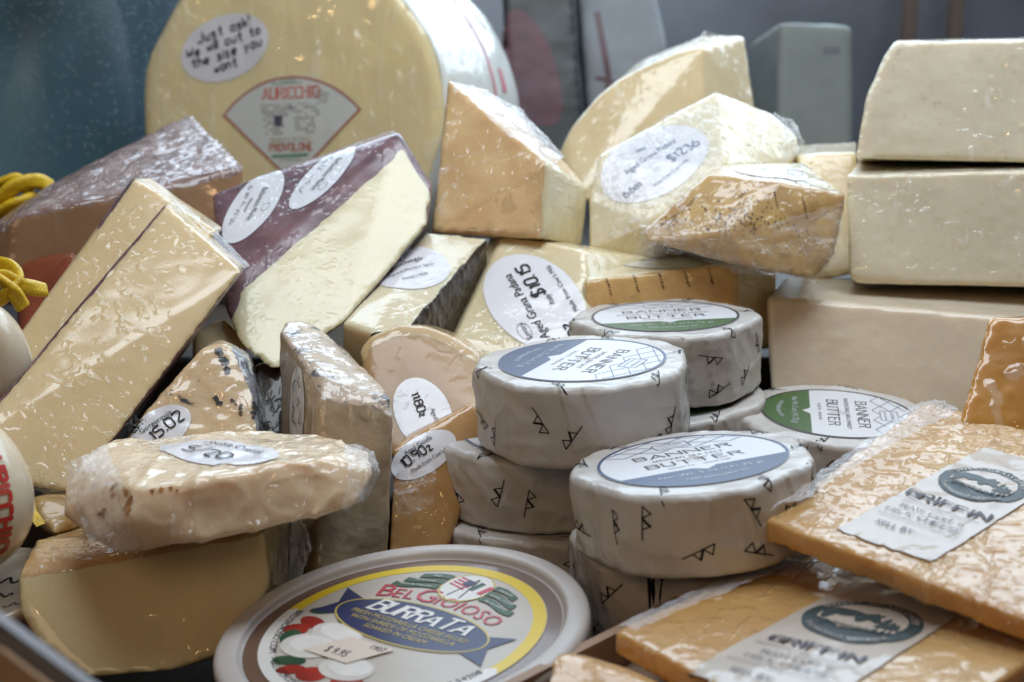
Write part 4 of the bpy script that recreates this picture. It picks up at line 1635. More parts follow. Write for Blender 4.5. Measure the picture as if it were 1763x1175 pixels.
def tube(name, paths, rad, mat, parent=None, n=10, seed=1, braid=True):
    V, F = [], []
    for pts in paths:
        pts = [Vector(p) for p in pts]
        # catmull
        q = []
        for i in range(len(pts) - 1):
            p0, p1, p2, p3 = pts[max(0, i - 1)], pts[i], pts[i + 1], pts[min(len(pts) - 1, i + 2)]
            for s_ in range(14):
                t = s_ / 14
                q.append(0.5 * ((2 * p1) + (p2 - p0) * t + (2 * p0 - 5 * p1 + 4 * p2 - p3) * t * t + (3 * p1 - p0 - 3 * p2 + p3) * t ** 3))
        q.append(pts[-1])
        b0 = len(V)
        for i, c in enumerate(q):
            d = (q[min(i + 1, len(q) - 1)] - q[max(i - 1, 0)]).normalized()
            u = d.cross(Vector((0.3, 0.2, 1))).normalized()
            v = d.cross(u)
            for j in range(n):
                t = 2 * math.pi * j / n
                rr = rad * CM * (1 + .45 * math.cos(2 * t + i * .08) + .05 * math.cos(6 * t + i * .5))
                V.append(tuple(c + u * (rr * math.cos(t)) + v * (rr * math.sin(t))))
        for i in range(len(q) - 1):
            for j in range(n):
                a, b2 = b0 + i * n + j, b0 + i * n + (j + 1) % n
                F.append((a, b2, b2 + n, a + n))
        F.append(tuple(b0 + j for j in range(n))[::-1])
        F.append(tuple(b0 + (len(q) - 1) * n + j for j in range(n)))
    base = Vector(np.mean(np.array(V), axis=0)) if parent is None else Vector(parent.location)
    if parent is None:
        base.z = min(v[2] for v in V)
    o = link_mesh(name, V, F, mat, parent, offset=base)
    if parent is None:
        o.location = base
    return o


o = tube('yellow_string', [PP((-60, 500, 55), (-20, 480, 54), (10, 478, 53.6), (40, 492, 53.6), (78, 500, 54.5)),
                           PP((-60, 470, 55), (-10, 478, 53.5), (20, 500, 53.2), (40, 530, 53.6)),
                           PP((-50, 530, 55), (0, 515, 53.4), (30, 480, 53.6), (5, 455, 54.5), (-30, 470, 55))], .21, M['yellow_string'])
tag(o, 'knotted yellow string at the left edge above the cream waxed provolone', 'string', 'yellow strings')
o = tube('yellow_string', [PP((-60, 400, 74), (-10, 352, 74), (25, 322, 74), (60, 312, 74.5), (90, 322, 75.5)),
                           PP((-60, 430, 74), (-10, 375, 74), (30, 352, 74), (60, 340, 75)),
                           PP((-40, 330, 75), (0, 318, 75), (30, 312, 75), (55, 330, 75))], .30, M['yellow_string'])
tag(o, 'loose yellow string behind the speckled-rind wedge, upper left edge', 'string', 'yellow strings')
S = solid('waxed_cheese', 'yellow-banded tan cheese in the dark gap left of the soft white wedge', 'cheese',
          PP((52, 856, 51), (120, 850, 51.5), (135, 900, 51), (95, 925, 50), (60, 890, 50.4), (60, 850, 56), (150, 850, 56), (150, 920, 55), (70, 920, 55)),
          cheese_mat('tan_wax', (0.46, 0.30, 0.12), (0.34, 0.2, 0.07), 60, wrap=.6, wstr=.2, haze=0), vox=.14, smooth=12, disp=((.08, 1),), seed=61)
fr, ru, rv = frame_px(S, (85, 880), (110, 880), (85, 850))
k = Ink()
k.stroke([(-.72, .55), (-.6, .0), (-.25, -.6)], .34)
k.build('yellow_band', fr, M['yellow_string'], S.root, .0, S.base)
# tan tub with round lid, far left
tc = P(-40, 1015, 49)
root = empty('cheese_tub', (tc.x, tc.y, tc.z - .045))
tag(root, 'round tan tub with a pale rim and printed lid, cut off at the left edge', 'tub')
root.rotation_euler = (R(3), R(-6), 0)
lathe('tub_body', [(0, 0), (2.9, 0), (3.0, .1), (3.3, 4.2), (3.25, 4.25)], plain_mat('tan_tub', (0.46, 0.32, 0.19), .45), root)
lathe('lid', [(3.2, 4.1), (3.5, 4.1), (3.52, 4.5), (3.45, 4.62), (3.32, 4.62), (3.25, 4.5), (3.2, 4.45), (0.01, 4.45)], plain_mat('tan_lid', (0.55, 0.46, 0.36), .35, coat=.5), root)
k = Ink()
scribble(k, -1.5, 2.6, .5, .7, .09, 8)
scribble(k, -1.2, 2.4, -.7, .4, .06, 9)
scribble(k, -1.2, 2.2, -1.5, .35, .05, 10)
k.build('lettering', lambda a, b2, h: Vector((a * CM, b2 * CM, (4.48 + h) * CM)), M['ink'], root)

# ================================================================== BUTTER
M['wrap_paper'] = plain_mat('white_butter_paper', (0.58, 0.55, 0.515), 0.36, spec=.45, mott=.06, mscale=60, bump=.22, bscale=120, coat=.2, coat_rough=.22)
M['butter_label'] = plain_mat('butter_label_paper', (0.70, 0.70, 0.72), 0.38, spec=.4)
M['lab_blue'] = plain_mat('slate_blue_print', (0.055, 0.085, 0.165), 0.4)
M['lab_green'] = plain_mat('leaf_green_print', (0.055, 0.12, 0.03), 0.4)
M['lab_outline'] = plain_mat('brown_black_print', (0.035, 0.025, 0.025), 0.4)
M['lab_text'] = plain_mat('dark_label_print', (0.03, 0.028, 0.035), 0.45)
M['lab_pale'] = plain_mat('pale_label_print', (0.55, 0.56, 0.60), 0.45)
M['lattice'] = plain_mat('lattice_print', (0.16, 0.22, 0.30), 0.45)
_nt = M['wrap_paper'].node_tree
_b = _nt.nodes['Principled BSDF']
_tc = nd(_nt, 'ShaderNodeTexCoord')
_nz = nd(_nt, 'ShaderNodeTexNoise')
_nz.inputs['Scale'].default_value = 60
_nt.links.new(_tc.outputs['Object'], _nz.inputs['Vector'])
_mv = nd(_nt, 'ShaderNodeMix', data_type='RGBA', blend_type='ADD')
_mv.inputs[0].default_value = 0.012
_nt.links.new(_tc.outputs['Object'], _mv.inputs[6])
_nt.links.new(_nz.outputs['Color'], _mv.inputs[7])
_prev = None
for _sc, _st, _ds in ((55, .50, .0030), (140, .18, .0010)):
    _vo = nd(_nt, 'ShaderNodeTexVoronoi')
    _vo.inputs['Scale'].default_value = _sc
    _nt.links.new(_mv.outputs[2], _vo.inputs['Vector'])
    _bp = nd(_nt, 'ShaderNodeBump')
    _bp.inputs['Strength'].default_value = _st
    _bp.inputs['Distance'].default_value = _ds
    _nt.links.new(_vo.outputs['Distance'], _bp.inputs['Height'])
    if _prev:
        _nt.links.new(_prev, _bp.inputs['Normal'])
    _prev = _bp.outputs[0]
_nt.links.new(_prev, _b.inputs['Normal'])
_nt.links.new(_prev, _b.inputs['Coat Normal'])
RB, HB = 4.15, 3.08


def butter(label, c, tx, ty, spin, colour, lspin, flavour, seed, rad=RB, hgt=HB, nmark=18):
    """c: world point of the top centre; tx tilts towards the viewer, ty tilts left/right"""
    rot = Matrix.Rotation(R(ty), 4, 'Y') @ Matrix.Rotation(R(tx), 4, 'X')
    root = empty('wrapped_butter', (0, 0, 0))
    up = rot @ Vector((0, 0, 1))
    root.matrix_world = Matrix.Translation(c - up * (hgt * CM)) @ rot
    tag(root, label, 'butter', 'paper-wrapped butter rounds')
    nt_, N2 = 360, []
    prof = []
    for i in range(13):
        prof.append((rad * (i / 12) * .93, 0.02, 0))
    ed = .26
    for i in range(1, 8):
        a = math.pi / 2 * i / 7
        prof.append((rad - ed + ed * math.sin(a) - rad * .0, ed - ed * math.cos(a), 1))
    for i in range(1, 26):
        prof.append((rad, ed + (hgt - 2 * ed) * i / 25, 2))
    for i in range(1, 8):
        a = math.pi / 2 * i / 7
        prof.append((rad - ed + ed * math.cos(a), hgt - ed + ed * math.sin(a), 3))
    for i in range(1, 15):
        prof.append(((rad - ed) * (1 - i / 14.0) + 0.0005, hgt, 4))
    th = np.arange(nt_) * 2 * math.pi / nt_
    rng = random.Random(seed)
    facets = sorted(rng.uniform(0, 2 * math.pi) for _ in range(9))
    # faceted outline: the paper is stretched between fold lines
    fa = np.ones(nt_)
    for i in range(9):
        a, b2 = facets[i], facets[(i + 1) % 9] + (2 * math.pi if i == 8 else 0)
        for j, t in enumerate(th):
            for tt in (t, t + 2 * math.pi):
                if a <= tt < b2:
                    hw = (b2 - a) / 2
                    fa[j] = .35 + .65 * min(math.cos(min(hw, .42)) / math.cos(min(abs(tt - a - hw), .42)), 1.0)
    fa = fa / fa.max()
    fold = [(rng.uniform(0, 2 * math.pi), rng.uniform(-.35, .35), rng.uniform(.03, .09)) for _ in range(7)]
    V = []
    for r, z, kd in prof:
        rr = np.full(nt_, r)
        x, y = rr * np.cos(th), rr * np.sin(th)
        V.append(np.stack([x, y, np.full(nt_, z)], axis=1))
    V = np.concatenate(V)
    rad_ = np.hypot(V[:, 0], V[:, 1])
    T = np.tile(th, len(prof))
    fr_ = np.tile(fa, len(prof))
    outer = np.clip((rad_ - rad * .80) / (rad * .17), 0, 1)
    scale = 1 + (fr_ - 1) * outer
    dz = np.zeros(len(V))
    sk = V + np.stack([V[:, 2] * .5, -V[:, 2] * .4, V[:, 2] * 0], 1)
    dr = .03 * fbm(V, 1.8, seed) + .26 * crumple(sk, 2.0, seed + 5) + .09 * crumple(sk, .8, seed + 45) + .03 * (ridge(sk, 2.2, seed + 25, 1) - .25)
    for a, sl, dp in fold:
        u = (T - a - sl * (V[:, 2] - hgt / 2) / rad + math.pi) % (2 * math.pi) - math.pi
        dr += np.where(u > 0, dp * np.exp(-np.abs(u) * 7), 0)
    # puckered bottom edge and top shoulder
    topz = np.clip((V[:, 2] - (hgt - .5)) / .5, 0, 1)
    botz = np.clip((.6 - V[:, 2]) / .6, 0, 1)
    dr += botz * .05 * np.sin(T * 23 + seed) * vnoise(np.stack([T * 3, T * 0, T * 0], 1), seed)
    pk = outer * topz * (.03 * fbm(V, .6, seed + 9) + .16 * crumple(V, .9, seed + 11))
    dz += pk
    dr = dr * np.clip(outer * 1.2, 0, 1)
    s2 = scale * (1 + dr / np.maximum(rad_, .5))
    V = np.stack([V[:, 0] * s2, V[:, 1] * s2, V[:, 2] + dz], axis=1) * CM
    F = []
    for k in range(len(prof) - 1):
        for i in range(nt_):
            a, b2 = k * nt_ + i, k * nt_ + (i + 1) % nt_
            F.append((a, b2, b2 + nt_, a + nt_))
    link_mesh('paper_wrapper', V, F, M['wrap_paper'], root)
    bvh = BVHTree.FromPolygons([tuple(v) for v in V], F)

    def topf(a, b2, h):
        q = Vector((a * CM, b2 * CM, (hgt + 2) * CM))
        loc, n, i, dd = bvh.ray_cast(q, Vector((0, 0, -1)))
        z = loc.z if loc else hgt * CM
        return Vector((a * CM, b2 * CM, z + (h + .03) * CM))

    # printed letter B marks all round the side and on the shoulder
    k = Ink()
    rng = random.Random(seed + 100)
    B = [[(0, 1.0), (0, -.60)], [(0, 1.0), (.42, .70), (0, .44), (.42, .12), (0, -.08)]]
    slots = []
    for i in range(nmark):
        for _try in range(60):
            a = rng.uniform(0, 2 * math.pi * rad)
            b2 = rng.uniform(.55, hgt - .55)
            if all(min(abs(a - q[0]), 2 * math.pi * rad - abs(a - q[0])) ** 2 + (b2 - q[1]) ** 2 > 1.05 ** 2 for q in slots):
                slots.append((a, b2))
                break
    for i in range(6):
        slots.append((2 * math.pi * rad * (i + rng.uniform(-.3, .3)) / 6, hgt + rng.uniform(.05, .3)))
    for a, b2 in slots:
        an = rng.uniform(-math.pi, math.pi)
        ca, sa = math.cos(an), math.sin(an)
        for si, st in enumerate(B):
            pts = [(a + .70 * (x * ca - (y - .2) * sa), b2 + .70 * (x * sa + (y - .2) * ca)) for x, y in st]
            k.stroke(pts, .042)
        pts = [(a + .70 * (x * ca - (y - .2) * sa), b2 + .70 * (x * sa + (y - .2) * ca)) for x, y in ((0.02, .42), (.42, .1))]
        k.stroke(pts, .085)

    def sidef(a, b2, h):
        # below the rim: side wall; above: continues over the shoulder on to the top
        t = a / rad
        n = Vector((math.cos(t), math.sin(t), 0))
        if b2 < hgt - .12:
            q = n * ((rad + 2) * CM) + Vector((0, 0, max(b2, .1) * CM))
            loc, n2, i, dd = bvh.ray_cast(q, -n)
            if loc is None:
                loc = n * rad * CM + Vector((0, 0, b2 * CM))
            return loc + n * ((h + .022) * CM)
        r = rad - .12 - (b2 - hgt + .12)
        return topf(r * math.cos(t), r * math.sin(t), h)
    k.build('printed_mark', sidef, M['ink'], root, maxlen=.25)
    # round label
    ca, sa = math.cos(R(lspin)), math.sin(R(lspin))

    def lf(a, b2, h):
        return topf(a * ca - b2 * sa, a * sa + b2 * ca, h)
    RL = 3.22
    k = Ink()
    k.ell(0, 0, RL, RL, n=80)
    lab = k.build('round_label', lf, M['butter_label'], root, 0, maxlen=.6)
    k = Ink()
    k.ring(0, 0, RL - .13, RL - .02, n=120)
    k.build('border', lf, M['lab_outline'] if colour == 'lab_green' else M['lab_blue'], lab, .012)
    # coloured segment with a notch
    yb = -1.12
    xa = math.sqrt((RL - .11) ** 2 - yb ** 2)
    pts = []
    a0, a1 = math.atan2(yb, -xa) + 2 * math.pi, math.atan2(yb, xa) + 2 * math.pi
    for i in range(41):
        t = a0 + (a1 - a0) * i / 40
        pts.append(((RL - .12) * math.cos(t), (RL - .12) * math.sin(t)))
    pts += [(.42, yb), (.0, yb - .34), (-.42, yb)]
    k = Ink()
    k.poly(pts)
    k.build('colour_panel', lf, M[colour], lab, .008)
    k = Ink()
    k.pen('BANNER', 0, .80, .44, .06, smooth=0, serif=.11, sx=1.25, spacing=1.7, thin=.045)
    k.pen('BUTTER', 0, -.40, .44, .06, smooth=0, serif=.11, sx=1.25, spacing=1.7, thin=.045)
    k.text(flavour, 0, .32, .28 if len(flavour) < 18 else .255, spacing=1.1 if len(flavour) < 18 else 1.0)
    k.text('GOOD TO  -  GOOD FOR', 0, -.80, .19)
    k.build('lettering', lf, M['lab_text'], lab, .012)
    k = Ink()
    k.text('Net Wt. 5 oz (141.75 g)', 0, -1.86, .36, spacing=1.02, bend=None)
    k.text('KEEP REFRIGERATED', 0, -2.52, .24, bend=-3.2)
    k.build('lettering', lf, M['lab_pale'], lab, .02)
    k = Ink()
    # diamond lattice in the upper part
    def inside(x, y):
        return x * x + y * y < (RL - .16) ** 2 and y > 1.42
    for s_ in (-1, 1):
        for q in range(-8, 9):
            run = []
            for i in range(121):
                x = -3.4 + 6.8 * i / 120
                y = 1.5 + s_ * .58 * x + q * .74 + .3
                if inside(x, y) and not (abs(x) < .62 and 1.75 < y < 2.45):
                    run.append((x, y))
                else:
                    if len(run) > 2:
                        k.stroke([run[0], run[-1]], .035)
                    run = []
            if len(run) > 2:
                k.stroke([run[0], run[-1]], .035)
    k.stroke([(-.62, 1.75), (.62, 1.75), (.62, 2.45), (-.62, 2.45), (-.62, 1.75)], .035)
    k.text('CHURNED', 0, 2.16, .20)
    k.text('IN SMALL BATCHES', 0, 1.9, .13)
    k.build('lattice', lf, M['lattice'], lab, .012)
    return root


SALT, GARL = 'SMOKED SEA SALT', 'ROASTED GARLIC, BASIL & PARSLEY'
butter('white paper-wrapped butter round with slate blue label panel, top of the front butter stack', P(1002, 620, 54.2), 1, -3, 0, 'lab_blue', -118, SALT, 1)
butter('blue-panelled butter round in the middle of the front stack, mostly hidden by the one above', P(930, 745, 57.0), 1, 1, 0, 'lab_blue', 40, SALT, 2, hgt=2.8)
butter('crumpled butter round at the bottom of the front stack, behind the round burrata tub', P(918, 874, 57.0), 0, 2, 0, 'lab_blue', 60, SALT, 3, hgt=2.8)
butter('blue-panelled butter round tilted up at right, beside the orange cheese packets', P(1192, 792, 47.6), -3, -6.5, 0, 'lab_blue', 14, SALT, 4, hgt=2.75)
butter('crumpled butter round under the tilted one, just behind the cardboard tray', P(1185, 918, 49.6), 0, -3, 0, 'lab_blue', 100, SALT, 5)
butter('green-panelled butter round on the rear stack, label facing up at the back', P(1145, 545, 61.8), 0, -2, 0, 'lab_green', 3, GARL, 6)
butter('shaded butter round under the green-panelled one at the rear', P(1150, 686, 61.4), 0, -5, 0, 'lab_green', 30, GARL, 7)
butter('green-panelled butter round lying sideways at right, partly behind the orange cheese packet', P(1442, 712, 59.5), 3, 1, 0, 'lab_green', -100, GARL, 8)

# ================================================================== BURRATA TUB
M['lid'] = plain_mat('translucent_lid', (0.52, 0.48, 0.45), .42, coat=.2, sss=.3, coat_rough=.3, mott=.05, mscale=90)
M['tubm'] = plain_mat('translucent_tub', (0.44, 0.39, 0.33), .35, coat=.4, sss=.3)
M['lab_cream'] = plain_mat('cream_label', (0.52, 0.47, 0.41), .4, mott=.06, mscale=60)
M['lab_brown'] = plain_mat('brown_recess', (0.16, 0.095, 0.065), .4, coat=.4)
M['lab_yellow'] = plain_mat('yellow_print', (0.72, 0.52, 0.02), .4)
M['lab_navy'] = plain_mat('navy_print', (0.022, 0.03, 0.10), .4)
M['lab_gold'] = plain_mat('gold_print', (0.55, 0.42, 0.10), .4)
M['lab_white'] = plain_mat('white_print', (0.72, 0.70, 0.67), .4)
M['lab_red'] = plain_mat('crimson_print', (0.50, 0.03, 0.06), .4)
M['lab_tomato'] = plain_mat('tomato_print', (0.34, 0.025, 0.015), .4, mott=.4, mscale=120)
M['lab_leaf'] = plain_mat('leaf_print', (0.03, 0.085, 0.04), .4, mott=.3, mscale=150)
M['ball'] = plain_mat('mozzarella_print', (0.66, 0.62, 0.57), .4, mott=.14, mscale=60)
M['sticker'] = plain_mat('price_sticker', (0.70, 0.60, 0.50), .5)
c = P(692, 1073, 44.6)
RT_ = 5.92
rot = Matrix.Rotation(R(-6.5), 4, 'Y') @ Matrix.Rotation(R(3.5), 4, 'X')
root = empty('burrata_tub', (0, 0, 0))
upv = rot @ Vector((0, 0, 1))
root.matrix_world = Matrix.Translation(c - upv * (5.0 * CM)) @ rot
tag(root, 'round burrata tub with translucent lid, navy banner label and price sticker, front centre', 'tub')
lathe('tub_body', [(0.01, 0), (4.7, 0), (4.8, .1), (5.45, 4.15), (5.45, 4.3)], M['tubm'], root, n=128)
lid = lathe('lid', [(5.5, 3.95), (5.86, 3.95), (5.9, 4.0), (5.9, 4.55), (5.92, 4.62), (5.9, 4.85), (5.82, 4.97), (5.68, 5.02), (5.28, 5.02), (5.2, 4.98), (5.14, 4.88), (5.1, 4.78), (5.04, 4.74), (0.01, 4.74)], M['lid'], root, n=160)
LS = R(-39)
lca, lsa = math.cos(LS), math.sin(LS)


def lf(a, b, h):
    return Vector(((a * lca - b * lsa) * 1.065 * CM, (a * lsa + b * lca) * 1.065 * CM, (4.755 + h) * CM))


RLb = 4.28
k = Ink()
k.ring(0, 0, 0.02, 4.72, n=120)
k.build('recess', lf, M['lab_brown'], lid, 0, maxlen=2)
k = Ink()
k.ring(0, 0, .01, RLb, n=120)
lab = k.build('printed_label', lf, M['lab_cream'], root, .02, maxlen=2)


def ink(name, mat, lift, fn, maxlen=1.0):
    k = Ink()
    fn(k)
    return k.build(name, lf, M[mat], lab, lift, maxlen=maxlen)


# outer band: yellow over the top, white with text below
ink('colour_band', 'lab_yellow', .03, lambda k: k.ring(0, 0, 3.86, 4.26, R(-10), R(190), n=90))


def f(k):
    k.ring(0, 0, 3.80, 4.27, R(196), R(344), n=90)
    k.poly([(4.27 * math.cos(R(a)), 4.27 * math.sin(R(a))) for a in (344, 350)] + [(4.03 * math.cos(R(353)), 4.03 * math.sin(R(353)))] + [(3.8 * math.cos(R(a)), 3.8 * math.sin(R(a))) for a in (350, 344)])
    k.poly([(4.27 * math.cos(R(a)), 4.27 * math.sin(R(a))) for a in (196, 190)] + [(4.03 * math.cos(R(187)), 4.03 * math.sin(R(187)))] + [(3.8 * math.cos(R(a)), 3.8 * math.sin(R(a))) for a in (190, 196)])


ink('colour_band', 'lab_white', .032, f)


def arc_bottom(k, s, a_mid, size, r=3.93):
    # letters upright when read from below: bend negative, placed round the ring
    t = R(a_mid)
    k.text(s, r * math.cos(t), r * math.sin(t), size, ang=t + math.pi / 2, bend=-r, sx=1.0)


ink('lettering', 'ink', .045, lambda k: arc_bottom(k, 'BELGIOIOSO.COM  -  BELGIOIOSO CHEESE INC.  -  GREEN BAY, WI 54208', 268, .335))


def f(k):
    for cx, cy, rx, ry, an in ((-2.85, -.95, .55, .28, -.2), (-3.0, -1.5, .42, .33, .1), (-2.6, -1.85, .35, .22, .4), (-.55, -3.2, .5, .38, .15), (.75, -3.1, .55, .42, -.1), (-1.3, -3.3, .45, .25, .5)):
        k.ell(cx, cy, rx, ry, an)


ink('tomato', 'lab_tomato', .04, f)


def f(k):
    for cx, cy, rx, ry, an in ((-3.15, -.25, .42, .2, .4), (-2.1, -.35, .35, .2, -.5), (-2.75, -1.95, .5, .33, -.8), (-1.75, -2.95, .55, .25, .3), (1.25, -3.0, .4, .2, .4)):
        k.ell(cx, cy, rx, ry, an)


ink('leaf', 'lab_leaf', .043, f)


def f(k):
    for cx, cy, rx, ry, an in BALLS:
        k.ell(cx, cy, rx, ry, an)


BALLS = ((-1.6, -1.15, 1.0, .55, -.1), (-1.85, -2.05, .98, .68, .1), (.15, -2.5, .92, .62, .05))
ink('mozzarella_ball', 'ball', .047, f)
M['ball_light'] = plain_mat('mozzarella_print_light', (0.76, 0.73, 0.69), .4, mott=.1, mscale=90)
ink('mozzarella_ball', 'ball_light', .053, lambda k: [k.ell(cx + .05, cy + .09, rx * .8, ry * .72, an) for cx, cy, rx, ry, an in BALLS])
# navy banner with tails
BW, BH, BY = 2.85, 1.10, .30
ell_t = [(BW * math.cos(R(a)), BY + BH * math.sin(R(a))) for a in range(0, 360, 8)]


def f(k):
    k.poly([(-2.3, BY + .55), (-3.55, BY + .95), (-3.1, BY + .1), (-3.5, BY - .75), (-2.2, BY - .35)])


def f2(k):
    k.poly([(2.3, BY + .35), (3.5, BY + .75), (3.1, BY - .1), (3.55, BY - .95), (2.2, BY - .55)])


ink('banner_tail', 'lab_navy', .05, f)
ink('banner_tail', 'lab_navy', .05, f2)
ink('banner', 'lab_gold', .056, lambda k: k.stroke([(x * 1.02, BY + (y - BY) * 1.05) for x, y in ell_t] + [(ell_t[0][0] * 1.02, ell_t[0][1])], .06))
ink('banner', 'lab_navy', .053, lambda k: k.ell(0, BY, BW, BH * 1.02, n=60))
ink('lettering', 'lab_white', .065, lambda k: k.pen('BURRATA', 0, .50, .64, .15, smooth=1, thin=.05, nib=.5, serif=.13, shear=.25, sx=.92, spacing=.8))


def f(k):
    k.text('FRESH MOZZARELLA CHEESE FILLED', 0, .14, .285, shear=.15)
    k.text('WITH SHREDS OF MOZZARELLA', 0, -.15, .285, shear=.15)
    k.text('SOAKED IN CREAM', 0, -.44, .285, shear=.15)


ink('lettering', 'lab_gold', .066, f)


def f(k):
    # arched maker's name
    x = 0
    word = [('B', 1.10), ('EL', .80), ('G', 1.15), ('IOIOSO', .80)]
    wid = []
    for s_, sz in word:
        v, _ = font_mesh(s_)
        wid.append((min(p[0] for p in v), max(p[0] for p in v)))
    tot = sum((b - a) * sz for (a, b), (s_, sz) in zip(wid, word)) + .06 * 3
    x = -tot / 2
    RR = 7.5
    for (s_, sz), (a, b) in zip(word, wid):
        wd = (b - a) * sz
        t = (x + wd / 2) / RR
        k.text(s_, RR * math.sin(t), 1.64 + RR * (math.cos(t) - 1), sz, ang=-t, bend=RR)
        x += wd + (.09 if s_ == 'G' else .03)


ink('lettering', 'lab_red', .05, f)
# emblem with two flags and green ribbons
ink('emblem', 'lab_white', .05, lambda k: k.ell(0, 2.92, .86, .86))
ink('emblem', 'lab_gold', .053, lambda k: (k.ring(0, 2.92, .84, .90), k.text('100 FOIL BELGIOIOSO', 0, 1.93, .13, bend=-1.0)))


def f(k):
    for s_ in (-1, 1):
        for j, (y0, l) in enumerate(((3.28, 1.05), (2.92, 1.35), (2.56, 1.55))):
            xs = [.86 + l * i / 8 for i in range(9)]
            top = [(s_ * x, y0 - .25 * (x - .86) + .06 * math.sin((x - .86) * 4) + .14) for x in xs]
            bot = [(s_ * x, y0 - .25 * (x - .86) + .06 * math.sin((x - .86) * 4) - .14) for x in reversed(xs)]
            k.poly(top + bot)


ink('ribbon', 'lab_leaf', .056, f)


def f(k):
    for s_, wds in ((-1, ('FREE', 'HORMONE', 'MADE IN THE USA')), (1, ('PREMIUM', 'CLASSIC ITALIAN', 'EST IN AMERICA'))):
        for (y0, l), t in zip(((3.28, 1.05), (2.92, 1.35), (2.56, 1.55)), wds):
            k.text(t, s_ * (.86 + l / 2), y0 - .125 * l - .05, .155 if len(t) < 10 else .15, ang=-.22 * s_, sx=.95)


ink('lettering', 'lab_white', .07, f)


def flag(k, x0, y0, pts):
    ca, sa = math.cos(-.25), math.sin(-.25)
    k.poly([(x0 + x * ca - y * sa, y0 + x * sa + y * ca) for x, y in pts])


FL, FR = (-.72, 2.92), (.10, 2.86)
for j in range(7):
    if j % 2 == 0:
        ink('flag', 'lab_red', .058 + j * .0005, lambda k: flag(k, *FL, [(0, .08 * j), (.72, .08 * j), (.72, .08 * j + .08), (0, .08 * j + .08)]))
ink('flag', 'lab_navy', .064, lambda k: flag(k, *FL, [(.36, .24), (.72, .24), (.72, .58), (.36, .58)]))
ink('flag', 'lab_leaf', .058, lambda k: flag(k, *FR, [(0, 0), (.22, 0), (.22, .56), (0, .56)]))
ink('flag', 'lab_red', .0585, lambda k: flag(k, *FR, [(.44, 0), (.66, 0), (.66, .56), (.44, .56)]))
ink('flag', 'ink_grey', .067, lambda k: (k.stroke([(-.25, 2.25), (.05, 3.5)], .035), k.stroke([(.25, 2.25), (0.08, 3.5)], .035)))
# price sticker
st = ink('price_sticker', 'sticker', .085, lambda k: k.poly([(-.55 + .95 * x * .93 + .35 * y, -1.72 + .62 * y - .0 * x) for x, y in ((-1, -1), (1, -1), (1.05, 1), (-.95, 1))]))


def f(k):
    k.text('1907', .25, -1.42, .36, ang=0, sx=.8)
    k.text('$ 9.95', -.75, -2.12, .48, ang=0.02, sx=.72)


ink('lettering', 'ink_grey', .10, f)

# ================================================================== TRAY AND PACKETS
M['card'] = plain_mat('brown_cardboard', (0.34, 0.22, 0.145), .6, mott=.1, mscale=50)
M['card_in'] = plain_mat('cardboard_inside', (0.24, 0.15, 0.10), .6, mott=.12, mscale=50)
a, b = P(836, 1184, 39.4), P(1262, 982, 48.4)
zt = (a.z + b.z) / 2
d = Vector((b.x - a.x, b.y - a.y, 0)).normalized()
nrm = Vector((d.y, -d.x, 0))
p0 = Vector((a.x, a.y, 0)) - d * .03
p1 = Vector((b.x, b.y, 0)) + d * .05
root = empty('cardboard_tray', p0)
tag(root, 'shallow brown cardboard tray holding the orange cheese packets, front right', 'tray')
wd = .24
th = .0035


def slab(name, q0, q1, q2, q3, z0, z1, mat):
    V = [(q.x, q.y, z) for z in (z0, z1) for q in (q0, q1, q2, q3)]
    F = [(3, 2, 1, 0), (4, 5, 6, 7), (0, 1, 5, 4), (1, 2, 6, 5), (2, 3, 7, 6), (3, 0, 4, 7)]
    return link_mesh(name, V, F, mat, root, smooth=False, offset=p0)


slab('side_wall', p0, p1, p1 + nrm * th, p0 + nrm * th, .002, zt, M['card'])
slab('side_wall', p1 + d * .0005, p1 + d * (th + .0005), p1 + d * (th + .0005) + nrm * wd, p1 + d * .0005 + nrm * wd, .002, zt, M['card'])
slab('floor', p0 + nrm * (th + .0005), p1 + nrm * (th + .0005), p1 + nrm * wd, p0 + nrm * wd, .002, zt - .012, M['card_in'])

GR = lambda nm, seed, ws, hz: cheese_mat(nm, (0.60, 0.36, 0.13), (0.52, 0.28, 0.09), 30, wscale=ws, wdir=(.3, .3, .8), wstr=1.0, wdist=.0032, haze=hz, seed=seed, coat_rough=.14)
M['band'] = plain_mat('cream_band_paper', (0.50, 0.42, 0.345), .45, coat=.5, mott=.04, wrinkle=.06, wscale=60)
M['teal'] = plain_mat('dark_teal_print', (0.028, 0.05, 0.055), .45)
M['plum'] = plain_mat('plum_black_print', (0.045, 0.03, 0.045), .45)
M['band_hole'] = M['band']


def packet(name, label, A, B, D, thick, mat, seed, strip, amp):
    """slab from corner A with edges AB (back) and AD (front)"""
    n = (B - A).cross(D - A).normalized()
    if n.z < 0:
        n = -n
    C = B + D - A
    top = [A, B, C, D]
    pts = top + [p - n * (thick * CM) for p in top]
    S = solid(name, label, 'cheese', pts, mat, vox=.12, smooth=4, disp=((.05, 1.5),), ridge_amp=amp, ridge_scale=.95, seed=seed)
    return S, n


